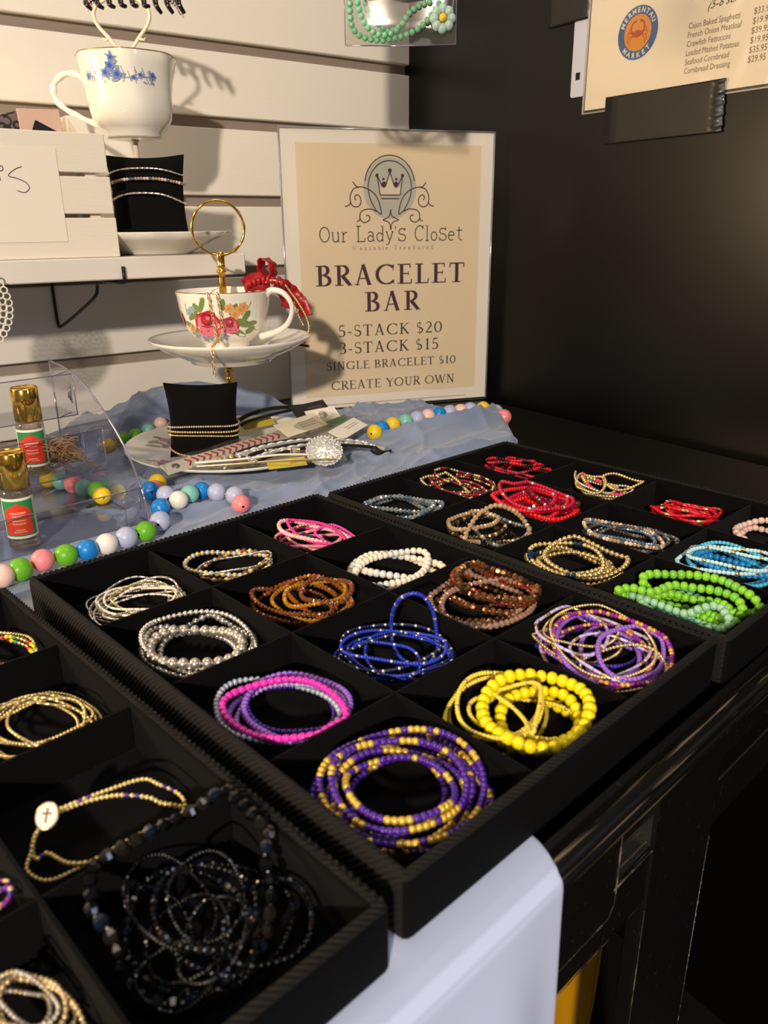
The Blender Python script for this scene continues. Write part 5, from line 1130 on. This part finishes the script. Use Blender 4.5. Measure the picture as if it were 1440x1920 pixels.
lettering(b, 'SINGLE BRACELET $10', .0500, .2425, .0535, .0112, serif_glyph, fs, zt, T=.155, t=.068); lettering(b, 'CREATE YOUR OWN', .0560, .2410, .0258, .0122, serif_glyph, fs, zt, T=.15, t=.062)
b.box((.0345, .0052, zt), (.259, .0058, zt+.00003), fr=fs); b.build('price_lettering', inkd, sg)
b = MB(); lettering(b, "Our Lady'S CloSet", .0460, .2490, .2210, .0190, hand_glyph, fs, zt, t=.072); b.build('shop_lettering', inkd, sg)
b = MB(); lettering(b, 'Wearable TreaSureS', .0890, .2070, .2102, .0052, hand_glyph, fs, zt, t=.12); b.build('tagline_lettering', mat('sign_soft_ink', '8a7a6c', .6), sg)
# emblem: sage disc, crown, arches, scrolls, star
cx, cy = .1440, .2880
b = MB(); disc = [(cx+.0365*math.cos(i*math.pi/24), cy+.0375*math.sin(i*math.pi/24)-.002) for i in range(48)]
b.prism(disc, .00007, .00009, fs); b.build('emblem_disc', sage, sg)
b = MB()
def em(P, w=.0014, n=6): b_ = smooth_path([(x, y, 0) for x, y in P], n); ribbon2d(b, [(p.x, p.y) for p in b_], [w]*len(b_), fs, .00014)
def U(x, y): return cx+(x-718)/4.8*.000730, .3257-(y-95)/4.8*.000755    # emblem drawing grid
em([U(718+222*math.sin(a), 310-215*math.cos(a)) for a in [math.radians(q) for q in range(-85, 86, 10)]]); em([U(718+195*math.sin(math.radians(q)), 340-205*math.cos(math.radians(q))) for q in range(-90, 91, 10)])
for sg_ in (-1, 1):
    M = lambda P: [U(718+sg_*(x-718), y) for x, y in P]
    em(M([(912, 345), (905, 400), (880, 460), (845, 515), (800, 548)])); em(M([(1000, 335), (950, 340), (890, 365), (840, 410), (808, 480), (795, 548)]))
    em(M([(1048, 298), (1020, 330), (995, 338)])); em(M([(995, 338), (1040, 350), (1068, 390), (1075, 430), (1060, 475), (1020, 490), (985, 470), (980, 430), (1000, 400), (1025, 400), (1034, 420), (1022, 438)]))
    em(M([(1070, 450), (1085, 475), (1122, 486)])); em(M([(845, 525), (880, 508), (930, 508), (970, 520), (990, 550), (985, 590), (955, 610), (915, 600), (902, 575), (915, 555), (935, 558)])); em(M([(990, 575), (1000, 595), (1020, 605)]))
em([U(722, 510), U(735, 560), U(798, 592)], .0013); em([U(798, 592), U(738, 615), U(724, 672)], .0013); em([U(724, 672), U(708, 615), U(650, 592)], .0013); em([U(650, 592), U(708, 565), U(722, 510)], .0013)
for P in ([(604, 250), (630, 398), (812, 398), (832, 250)], [(604, 250), (650, 330), (665, 340), (680, 325), (718, 220), (756, 325), (772, 340), (788, 325), (832, 250)], [(636, 425), (804, 425)]):
    for q in range(len(P)-1): ribbon2d(b, [U(*P[q]), U(*P[q+1])], [.0014]*2, fs, .00015)
for x, y, r in ((718, 210, 18), (602, 248, 15), (832, 248, 15), (660, 275, 11), (775, 275, 11), (665, 315, 22), (773, 315, 22)):
    u, v = U(x, y); b.prism([(u+r*.000152*math.cos(i*.6283), v+r*.000157*math.sin(i*.6283)) for i in range(10)], .00012, .00016, fs)
b.build('emblem_lines', plum, sg)
b = MB(); b.prism([U(618, 330), U(636, 394), U(806, 394), U(820, 330), U(773, 345), U(718, 245), U(663, 345)], .00010, .000115, fs); b.build('crown_fill', creamp, sg)

# ------------------------------------------------------------------ the menu sheet on the black wall
fm = frame(cor+Vector((0, 0, 0)), RD, (0, 0, 1), RD.cross(Vector((0, 0, 1))))
mn = thing('menu_sheet', 'paper food menu in a clear sleeve taped to the black wall', 'menu', tuple(fm @ Vector((.45, .366, 0))))
menu_paper = mat('menu_paper', 'f3ebdf', .5)
b = MB(); b.box((.3410, .3705, .0006), (.6200, .590, .0010), fr=fm); b.build('menu_page', menu_paper, mn)
strip = mat('sleeve_strip', 'b9bcca', .35)
b = MB()
pts = [(.3360, .590), (.3185, .590), (.3160, .588), (.3160, .3895), (.3185, .3865), (.3360, .3865)]
b.prism([(.3365, .590), (.3170, .590), (.3170, .413), (.3365, .413)], .0003, .0008, fm); b.prism([(.3365, .405), (.3170, .405), (.3170, .3890), (.3192, .3868), (.3365, .3868)], .0003, .0008, fm)
b.prism([(.3365, .413), (.3302, .413), (.3302, .405), (.3365, .405)], .0003, .0008, fm); b.prism([(.3232, .413), (.3170, .413), (.3170, .405), (.3232, .405)], .0003, .0008, fm); b.build('hole_strip', strip, mn)
b = MB(); b.box((.3375, .3665, .0002), (.3400, .590, .0016), fr=fm); b.box((.3375, .3665, .0002), (.625, .3680, .0016), fr=fm); b.build('sleeve_border', clear_mat('sleeve_edge', 'c9c6c2', .15, .5, .2), mn)
b = MB(); b.grid(lambda u, v: tuple(fm @ Vector((.3385+.285*u, .3670+.223*v, .0018+.0010*max(0, math.sin(14*u+9*v))**6*sstep(.45, .6, u)+.0006*math.sin(22*u-8*v)**4*sstep(.5, .7, u)))), 60, 40); b.build('plastic_sleeve', clear_mat('menu_film', 'faf6ee', .05, 0, .10, .4), mn)
def sans(text, x, y, size, fr, z, rot=0, parent=None, m=None, name='lettering', align='LEFT', shear=0, off=0, squeeze=1):
    cu = bpy.data.curves.new('t', 'FONT'); cu.body = text; cu.size = size; cu.align_x = align; cu.shear = shear; cu.offset = off; cu.resolution_u = 2
    o = bpy.data.objects.new('t', cu); scene.collection.objects.link(o); bpy.context.view_layer.update()
    me = bpy.data.meshes.new_from_object(o.evaluated_get(bpy.context.evaluated_depsgraph_get())); bpy.data.objects.remove(o)
    b = MB(); ca, sa = math.cos(rot), math.sin(rot)
    V = [fr @ Vector((x+(v.co.x*squeeze)*ca-v.co.y*sa, y+(v.co.x*squeeze)*sa+v.co.y*ca, z)) for v in me.vertices]
    return V, [tuple(p.vertices) for p in me.polygons]
grey_ink = mat('menu_ink', '7d6d5c', .6); b = MB()
rows = ['Cajun Baked Spaghetti', 'French Onion Meatloaf', 'Crawfish Fettuccini', 'Loaded Mashed Potatoes', 'Seafood Cornbread', 'Cornbread Dressing']
for i, (tx, pr) in enumerate(zip(rows, ('$33.95', '$19.95', '$39.95', '$19.95', '$35.95', '$29.95'))):
    y = .4330-.0083*i; V, F = sans(tx, .4725, y, .0080, fm, .0012, squeeze=.80 if i != 3 else .74); b.add(V, F, 0, False)
    V, F = sans(pr, .5440, y+.0003, .0082, fm, .0012, squeeze=.85); b.add(V, F, 0, False)
b.build('dish_lettering', grey_ink, mn)
b = MB(); V, F = sans('(5-6 servings)', .4920, .4468, .0105, fm, .0012, shear=.5, rot=.05); b.add(V, F, 0, False); b.build('handwritten_note', mat('note_ink', '55483c', .6), mn)
lx, ly = .4086, .4405
def ell(r, n=40): return [(lx+r*math.cos(i*2*math.pi/n), ly+r*math.sin(i*2*math.pi/n)) for i in range(n)]
logo_b = mat('logo_blue', '2f5f9e', .5); logo_o = mat('logo_orange', 'dd962f', .5); logo_r = mat('logo_red', 'b8442c', .5); logo_w = mat('logo_white', 'e6e4e4', .5)
b = MB(); b.prism(ell(.0268), .0010, .00112, fm, 0); b.prism(ell(.0262), .00112, .00120, fm, 1); b.prism(ell(.0178), .00120, .00128, fm, 2)
for wtxt, a0, step, top in (('MERMENTAU', 155, -16.0, 1), ('MARKET', 226, 17.5, 0)):
    for i, ch in enumerate(wtxt):
        a = math.radians(a0+step*i); R2 = .0196 if top else .0243; rot = a-math.pi/2 if top else a+math.pi/2
        V, F = sans(ch, 0, 0, .0070, Matrix.Identity(4), 0, align='CENTER', off=.00022); ca, sa = math.cos(rot), math.sin(rot)
        b.add([fm @ Vector((lx+R2*math.cos(a)+v.x*ca-v.y*sa, ly+R2*math.sin(a)+v.x*sa+v.y*ca, .00132)) for v in V], F, 3, False)
for cc, rr, (qx, qy) in (((0, 0), 0, (0, 0)),):
    b.prism([(lx+.0062*math.cos(a)*(1+.0*a), ly-.0008+.0036*math.sin(a)) for a in [i*math.pi/10 for i in range(20)]], .00128, .00134, fm, 4)
def cl_(P, w=.0011): q = smooth_path([(lx+x, ly+y, 0) for x, y in P], 4); ribbon2d(b, [(p.x, p.y) for p in q], [w]*len(q), fm, .00133, 4)
for s in (-1, 1):
    cl_([(s*.0055, 0), (s*.0085, .003), (s*.0080, .0085), (s*.0045, .0115)], .0018); cl_([(s*.0045, .0115), (s*.0015, .0125)], .0013); cl_([(s*.005, .0108), (s*.0020, .0100)], .0009)
    for k, (dx, dy) in enumerate(((.0075, .0045), (.0090, .001), (.0085, -.004), (.0060, -.0070))): cl_([(s*.0055, -.001-.0005*k), (s*(.0055+dx*.62), -.001+dy*.9+.0015), (s*(.0055+dx*.85), -.002+dy*1.1-.002)], .0009)
b.build('crab_emblem', [logo_w, logo_b, logo_o, logo_w, logo_r], mn)
tape = mat('black_tape', '0d0a09', .42, coat=.05, bump=('grain', 300, .15, .0004))
def tape_piece(lab, x0, y0, x1, y1, z, tear=1, curl=0):
    n = 26; V = []
    for i in range(n+1):
        v = i/n; r = .0007*math.sin(i*2.3)+.0006*math.sin(i*5.1)
        for j in range(9):
            u = j/8; x = x0+(x1-x0)*u+(r if j == 8 and tear else 0)-(v)*.002*(1 if tear else 0)
            V.append(fm @ Vector((x, y0+(y1-y0)*v, z+.0022*max(0, u-.8)*5*curl*max(0, v-.6)*2.5+.00025*math.sin(j*1.7+v*5))))
    b = MB(); b.add(V, [(i*9+j, i*9+j+1, (i+1)*9+j+1, (i+1)*9+j) for i in range(n) for j in range(8)]); b.build('tape_strip', tape, label=lab, cat='tape', group='black tape holding the menu', solid=.0003)
tape_piece('wide black tape strip across the bottom edge of the menu', .3745, .3310, .5265, .3810, .0024, 1, 1)
tape_piece('black tape piece at the upper left corner of the menu', .2760, .4670, .3375, .560, .0022, 1, 0)

# ------------------------------------------------------------------ green bracelet in a bag hanging at the top
bg = thing('bagged_bracelet', 'clear bag with pale green bead bracelet and daisy hanging at the top', 'bag', (.437, .095, .40))
GO = Vector((.400, .130, 0))
def gp(l, z, o=0): return GO+SL*l+SN*o+Vector((0, 0, z))
b = MB()
for s in (-1, 1): b.grid(lambda u, v: tuple(gp(.0005+.1025*u, .4015-.002*u*(1-u)+.080*v, s*(.0068*math.sin(math.pi*u)**.5*(1-v)**.3*min(1, v*6+.12)))), 26, 16)
b.build('plastic_bag', bag_film, bg)
b = MB(); b.tube([gp(0, .4015), gp(.05, .4005), gp(.103, .4015)], .0007, 6); b.tube([gp(0, .4015), gp(0, .48)], .0004, 5); b.tube([gp(.103, .4015), gp(.103, .48)], .0004, 5); b.build('bag_seam', acrylic_edge, bg)
gm = mat('mint_bead', '7cc79c', .3, coat=.3)
def beadrun(root, P, r, m, name='bead'):
    P = smooth_path(P, 8); L = 0; nxt = 0; me = None; iv = root_matrix(root).inverted()
    for a, c in zip(P[:-1], P[1:]):
        seg = (c-a).length
        while nxt <= L+seg:
            p = a.lerp(c, (nxt-L)/max(seg, 1e-9))
            if me is None:
                q = MB(); q.ball((0, 0, 0), r, 10, 7); ob = q.build(name, m); me = ob.data; bpy.data.objects.remove(ob)
            o = bpy.data.objects.new(name, me); scene.collection.objects.link(o); o.parent = root; o.matrix_local = iv @ Matrix.Translation(p); nxt += 2*r*.97
        L += seg
beadrun(bg, [gp(.006, .446), gp(.005, .430), gp(.007, .416), gp(.015, .4085), gp(.030, .4055), gp(.045, .4065), gp(.058, .410), gp(.070, .416), gp(.080, .425), gp(.088, .436)], .0029, gm)
beadrun(bg, [gp(.018, .446, .003), gp(.020, .432, .003), gp(.030, .420, .003), gp(.040, .413, .003), gp(.052, .418, .003), (gp(.060, .428, .003)), gp(.070, .434, .003), gp(.082, .437, .002)], .0027, gm)
beadrun(bg, [gp(.010, .446, -.003), gp(.014, .428, -.003), gp(.022, .414, -.003), gp(.036, .409, -.003), gp(.050, .4135, -.003)], .0029, gm)
b = MB(); dcn = gp(.090, .4215, -.0045)
for i in range(8):
    a = i*math.pi/4; b.ball(dcn+SL*(.0078*math.cos(a))+Vector((0, 0, .0078*math.sin(a))), .0046, 9, 6, sc=(1, 1, 1))
b.build('daisy_petals', mat('daisy_clear', 'bcdcd2', .12, trans=.3), bg)
b = MB(); b.ball(dcn-SN*.003, .0036, 12, 8); b.build('daisy_centre', mat('daisy_yellow', 'e8b91e', .35), bg)
hb = MB(); hb.box((.018, .4345, -.009), (.150, .53, -.0085), fr=frame(GO, (SL+Vector((0, 0, .09))).normalized(), Vector((0, 0, 1)), SN)); hb.build('hanging_card', cardm, label='white paper card hanging above the green bracelet bag', cat='card')

# ------------------------------------------------------------------ pile of packaged bracelets in front of the stand
def zs(x, y, dz): return Vector((x, y, max(S(x, y), .0215 if math.hypot(x-cen.x, y-cen.y) < .112 else 0)+dz))
lw = mat('white_leather', 'e6e0d8', .4, coat=.2); stitch = mat('red_stitch', 'c2202c', .5); snap = mat('snap_metal', '8d8780', .3, .9)
A, B_ = Vector((.1955, .1790, .0215)), Vector((.3600, .1760, .0330))
t = thing('leather_bracelet', 'white leather strap bracelet with red baseball stitching lying across the pile', 'bracelet', tuple(A))
dx = (B_-A).normalized(); up = Vector((-.25, -.35, .9)); up = (up-dx*up.dot(dx)).normalized(); dy = up.cross(dx); fb = frame(A, dx, dy, up); LL = (B_-A).length
b = MB(); b.cbox((0, -.0085, -.001), (LL, .0085, .001), .0008, fr=fb); b.build('strap', lw, t)
b = MB(); n = 15
for i in range(n):
    x = .030+(LL-.05)*i/n
    for s in (-1, 1): b.tube([fb @ Vector((x, 0, .0013)), fb @ Vector((x-.0046, s*.0054, .0013))], .0010, 5)
b.build('stitching', stitch, t, kind='stuff')
b = MB(); b.lathe([(.0001, .0022), (.0030, .0020), (.0042, .0012), (.0042, .0008)], 18); b.v = [tuple(fb @ (Vector(v)+Vector((.013, 0, 0)))) for v in b.v]; b.build('snap', snap, t)
def flat_card(name, lab, cat, P, w, m, lines=0, film=False, group=None):
    a, c = Vector(P[0]), Vector(P[1]); dx = (c-a).normalized(); up = Vector((-.2, -.45, .87)); up = (up-dx*up.dot(dx)).normalized(); dy = up.cross(dx); fr = frame(a, dx, dy, up); L = (c-a).length
    t = thing(name, lab, cat, tuple(a), 0, group)
    b = MB(); b.cbox((0, -w/2, -.0003), (L, w/2, .0003), .0001, fr=fr); b.build('card', m, t)
    if lines:
        b = MB()
        for k in range(lines):
            for q in range(7): b.box((L*.45+q*L*.06, w*(.12-.16*k), .0004), (L*.45+q*L*.06+L*.04, w*(.12-.16*k)+w*.05, .00045), fr=fr)
        b.build('small_print', grey_ink, t)
    return fr, L, t
gcard = 'packaging cards in the bracelet pile'
fr_, L_c, tcd = flat_card('packaging_card', 'cream card tag at the right end of the baseball strap', 'card', [(.332, .172, .0370), (.395, .182, .0385)], .024, mat('cream_card', 'e6dcc2', .6), 3, group=gcard)
b = MB()
for s in (0, 1): b.grid(lambda u, v: tuple(fb @ Vector((-.004+(LL+.058)*u, -.0125+.025*v, .0022*(1 if s == 0 else -1)+(.003 if s == 0 else -.0005)*math.sin(math.pi*v)+.0006*math.sin(23*u+5*v)))), 40, 10)
b.build('plastic_sleeve', bag_film, t)
fr_, L_c, t2 = flat_card('packaging_card', 'white card with silver stud near the sign foot', 'card', [(.395, .205, .036), (.432, .196, .038)], .022, paper, 0, group=gcard)
b = MB(); b.lathe([(.0001, .003), (.0035, .0026), (.0055, .0015), (.006, .0004)], 10, smooth=False); b.v = [tuple(fr_ @ (Vector(v)+Vector((L_c*.5, 0, 0)))) for v in b.v]; b.build('stud', BM['silver'], t2)
flat_card('packaging_card', 'white barcode tag lying right of the silver rope bracelet end', 'card', [(.388, .148, .026), (.445, .170, .029)], .020, paper, 2, group=gcard)
flat_card('packaging_card', 'green edged card under the white tag', 'card', [(.398, .176, .031), (.430, .184, .0325)], .010, mat('green_card', '3f7a35', .5), group=gcard)
flat_card('packaging_card', 'black and white striped card at the foot of the sign', 'card', [(.405, .245, .032), (.450, .236, .036)], .026, mat('striped_black', '1d1b1c', .5), 4, group=gcard)
flat_card('packaging_card', 'yellow card behind the lower pillow', 'card', [(.345, .268, .024), (.385, .262, .026)], .016, mat('yellow_card', 'c9b53e', .5), group=gcard)
flat_card('packaging_card', 'second yellow card sticking out under the silver medallion', 'card', [(.275, .118, .0225), (.312, .104, .0225)], .012, mat('yellow_card', 'c9b53e', .5), group=gcard)
b = MB()
b.grid(lambda u, v: (.225+.12*u+.030*v, .150-.072*u+.055*v, .0225+.0045*math.sin(math.pi*v)*math.sin(math.pi*u)+.0012*math.sin(31*u+7*v)), 34, 14); b.grid(lambda u, v: (.225+.12*u+.030*v, .150-.072*u+.055*v, .0205+.0004*math.sin(20*u)), 34, 14)
b.build('plastic_bag', bag_film, label='clear plastic bag of bracelets at the front of the pile', cat='bag', group='clear bags in the pile')
b = MB(); b.grid(lambda u, v: (.385+.10*u-.01*v, .165+.012*u+.045*v, .034-.016*u+.006*math.sin(math.pi*v)+.0015*math.sin(17*u+9*v)), 30, 14); b.grid(lambda u, v: (.385+.10*u-.01*v, .165+.012*u+.045*v, .031-.016*u), 30, 14)
b.build('plastic_bag', bag_film, label='clear plastic bag lying against the foot of the sign', cat='bag', group='clear bags in the pile')
# silver rope bracelet with medallion
cord_k = mat('black_cord', '141212', .5); silver = mat('bright_silver', 'e6e4de', .30, .65)
t = thing('rope_bracelet', 'black and silver twisted rope bracelet with round filigree medallion', 'bracelet', (.34, .115, .02))
Pa = [(.262, .150, .0285), (.290, .150, .0310), (.325, .143, .0320), (.360, .134, .0290), (.395, .121, .0225), (.406, .115, .0190)]
for k, (off, m) in enumerate((((0, .006, .001), cord_k), ((0, -.001, 0), silver), ((0, -.008, -.001), cord_k), ((.004, -.016, -.003), silver), ((.006, -.021, -.004), cord_k))):
    b = MB(); P = smooth_path([(Vector(p)+Vector(off)*(1-.35*i/5)) for i, p in enumerate(Pa)], 14)
    if m is cord_k: b.tube(P, .0017, 7)
    else:
        for ph in (0, math.pi):
            Q = []
            for i, p in enumerate(P):
                a = i*.75+ph; Q.append(p+Vector((-.15, .45, 0))*(.0020*math.cos(a))+Vector((0, 0, .0017*math.sin(a))))
            b.tube(Q, .0018, 6)
    b.build('black_strand' if m is cord_k else 'silver_rope', m, t)
b = MB(); b.cbox((-.015, -.0016, -.0016), (.015, .0016, .0016), .0006, fr=frame((.4075, .108, .0180), Vector((.28, -.95, -.10)).normalized(), Vector((.95, .28, 0)).normalized(), (0, 0, 1))); b.build('end_bar', silver, t)
b = MB(); b.tube(smooth_path([(.402, .104, .017), (.410, .098, .012), (.418, .096, .011), (.424, .098, .012)], 4), [.0035, .0040, .0040, .0038, .0036, .003, .003, .003, .0028, .0025, .002, .002, .0015], 8); b.build('black_end', cord_k, t)
md = Vector((.3345, .1020, .0285)); mn_ = Vector((-.35, -.52, .78)).normalized(); mu = Vector((.8, -.6, 0)); mu = (mu-mn_*mu.dot(mn_)).normalized(); fmd = frame(md, mu, mn_.cross(mu), mn_)
b = MB(); R_ = random.Random(3); nn = 48
b.grid(lambda u, v: tuple(fmd @ Vector(((.0185*v*(1+.04*math.cos(12*2*math.pi*u)))*math.cos(2*math.pi*u), (.0185*v*(1+.04*math.cos(12*2*math.pi*u)))*math.sin(2*math.pi*u), .0030*(1-v*v)))), nn, 8, closed_u=True)
for i in range(26):
    a0 = R_.uniform(0, 6.28); rr = .0155*math.sqrt(R_.random()); x, y = rr*math.cos(a0), rr*math.sin(a0); h = .0030*(1-(rr/.0185)**2)+.0006; q0 = R_.uniform(0, 6.28)
    b.tube([fmd @ Vector((x+(.0036-.0022*k/9)*math.cos(q0+k*.55), y+(.0036-.0022*k/9)*math.sin(q0+k*.55), h)) for k in range(10)], .0006, 5)
for i in range(30): b.ball(fmd @ Vector((.0182*math.cos(i*.2094), .0182*math.sin(i*.2094), .0008)), .0013, 6, 4)
b.build('medallion', silver, t)
# charm bracelet, cords, gold bangles
t = thing('charm_bracelet', 'silver and gold cube bead bracelet with lobster clasp in the pile', 'bracelet', (.29, .145, .025)); R_ = random.Random(2)
b = MB(); P = smooth_path([(.243, .160, .0270), (.270, .152, .0290), (.295, .140, .0290), (.318, .124, .0280)], 5)
for i, p in enumerate(P): b.cbox((-.0022, -.0022, -.0022), (.0022, .0022, .0022), .0006, m=i % 2, fr=Matrix.Translation(p) @ Matrix.Rotation(i*.8, 4, 'Z'))
b.build('cube_beads', [silver, BM['gold']], t, kind='stuff')
b = MB(); P = [(.268, .150, .030), (.266, .140, .0295), (.264, .131, .0285)]; chain(b, P, .005, .0006); b.tube([Vector((.263, .125, .0285))+Vector((.0035*math.cos(a), .0048*math.sin(a), 0)) for a in [k*math.pi/7 for k in range(14)]], .0008, 6, closed=True); b.build('lobster_clasp', silver, t)
for k, (P, r, m, lab) in enumerate((([(.325, .262, .026), (.352, .270, .034), (.385, .268, .038), (.420, .262, .036), (.452, .262, .034)], .0026, cord_k, 'upper thick black cord running from the pillow to the sign foot'), ([(.318, .250, .024), (.345, .256, .031), (.380, .255, .034), (.410, .258, .034)], .0020, cord_k, 'lower thinner black cord beside the pillow'),
        ([(.215, .158, .0255), (.250, .132, .0265), (.290, .108, .0265), (.322, .092, .0240), (.337, .088, .0215)], .0011, BM['gold'], 'gold edged bangle along the front of the pile'), ([(.222, .165, .0265), (.255, .141, .0280), (.292, .122, .0290), (.320, .108, .0265)], .0012, BM['cream'], 'cream cord bracelet behind the front bangle'))):
    b = MB(); b.tube(smooth_path(P, 6), r, 8); b.build('cord_bracelet', m, label=lab, cat='bracelet')

# ------------------------------------------------------------------ white cloth over the table edge, things under the table
cloth = mat('white_cloth', 'bfc9ea', .8, sheen=.1, bump=('weave', 900, .12, .0002))
yz = [(-.340, .0004), (-.352, .0006), (-.3600, .0009), (-.3665, .0004), (-.3702, -.0022), (-.3710, -.0060), (-.3712, -.030), (-.3716, -.060), (-.372, -.10), (-.373, -.16), (-.374, -.24), (-.375, -.34)]
def cl_pt(u, v):
    k = v*(len(yz)-1); i = min(int(k), len(yz)-2); f = k-i; y = yz[i][0]*(1-f)+yz[i+1][0]*f; z = yz[i][1]*(1-f)+yz[i+1][1]*f
    x = -.42+u*(.4885+.0090*(1-sstep(.02, .36, v))); h = sstep(.4, 1, v)
    return (x, y-h*(.007*(1+math.sin(30*x+.6))+.003*(1+math.sin(61*x)))*(1-.85*sstep(.03, .061, x)), z)
b = MB(); b.grid(cl_pt, 110, 60); cl_o = b.build('table_cloth', cloth, label='white cloth hanging over the front table edge under the trays', cat='cloth', solid=.0008, subsurf=1)
t = thing('yellow_bag', 'yellow bag on the floor under the table beside the white cloth', 'bag', (.40, -.19, -.78))
b = MB(); b.grid(lambda u, v: (.31+.12*u-.008*math.sin(5*v), -.205+.004*math.sin(9*u+6*v), -.779+.34*v-.02*u*v), 16, 16); b.grid(lambda u, v: (.31+.12*u-.008*math.sin(5*v), -.125+.004*math.sin(9*u+4*v), -.779+.34*v-.02*u*v), 16, 16); b.grid(lambda u, v: (.43-.008*math.sin(5*v)+.003*math.sin(8*u), -.205+.08*u, -.779+.32*v), 8, 16); b.build('bag_body', mat('yellow_plastic', 'd99a10', .4), t, solid=.001)
b = MB(); b.tube(smooth_path([(.33, -.165, -.50), (.335, -.165, -.43), (.36, -.165, -.42), (.38, -.165, -.45), (.385, -.165, -.50)], 5), .003, 7); b.build('handle', mat('yellow_plastic', 'd99a10', .4), t)
b = MB(); b.tube(smooth_path([(.43, -.20, -.60), (.436, -.198, -.55), (.440, -.20, -.51), (.4415, -.2, -.47)], 5), [.0035]*16, 7, flat=.5); b.build('red_strap', mat('red_nylon', 'b01a22', .5), label='red strap hanging under the table beside the yellow bag', cat='strap')

b = MB(); b.box((.418, .157, .466), (.56, .1576, .74)); b.build('corner_shade_sheet', cardm, label='unseen white sheet added overhead to shade the wall corner', cat='sheet')  # added out of view, keeps the warm lamp off the wall corner
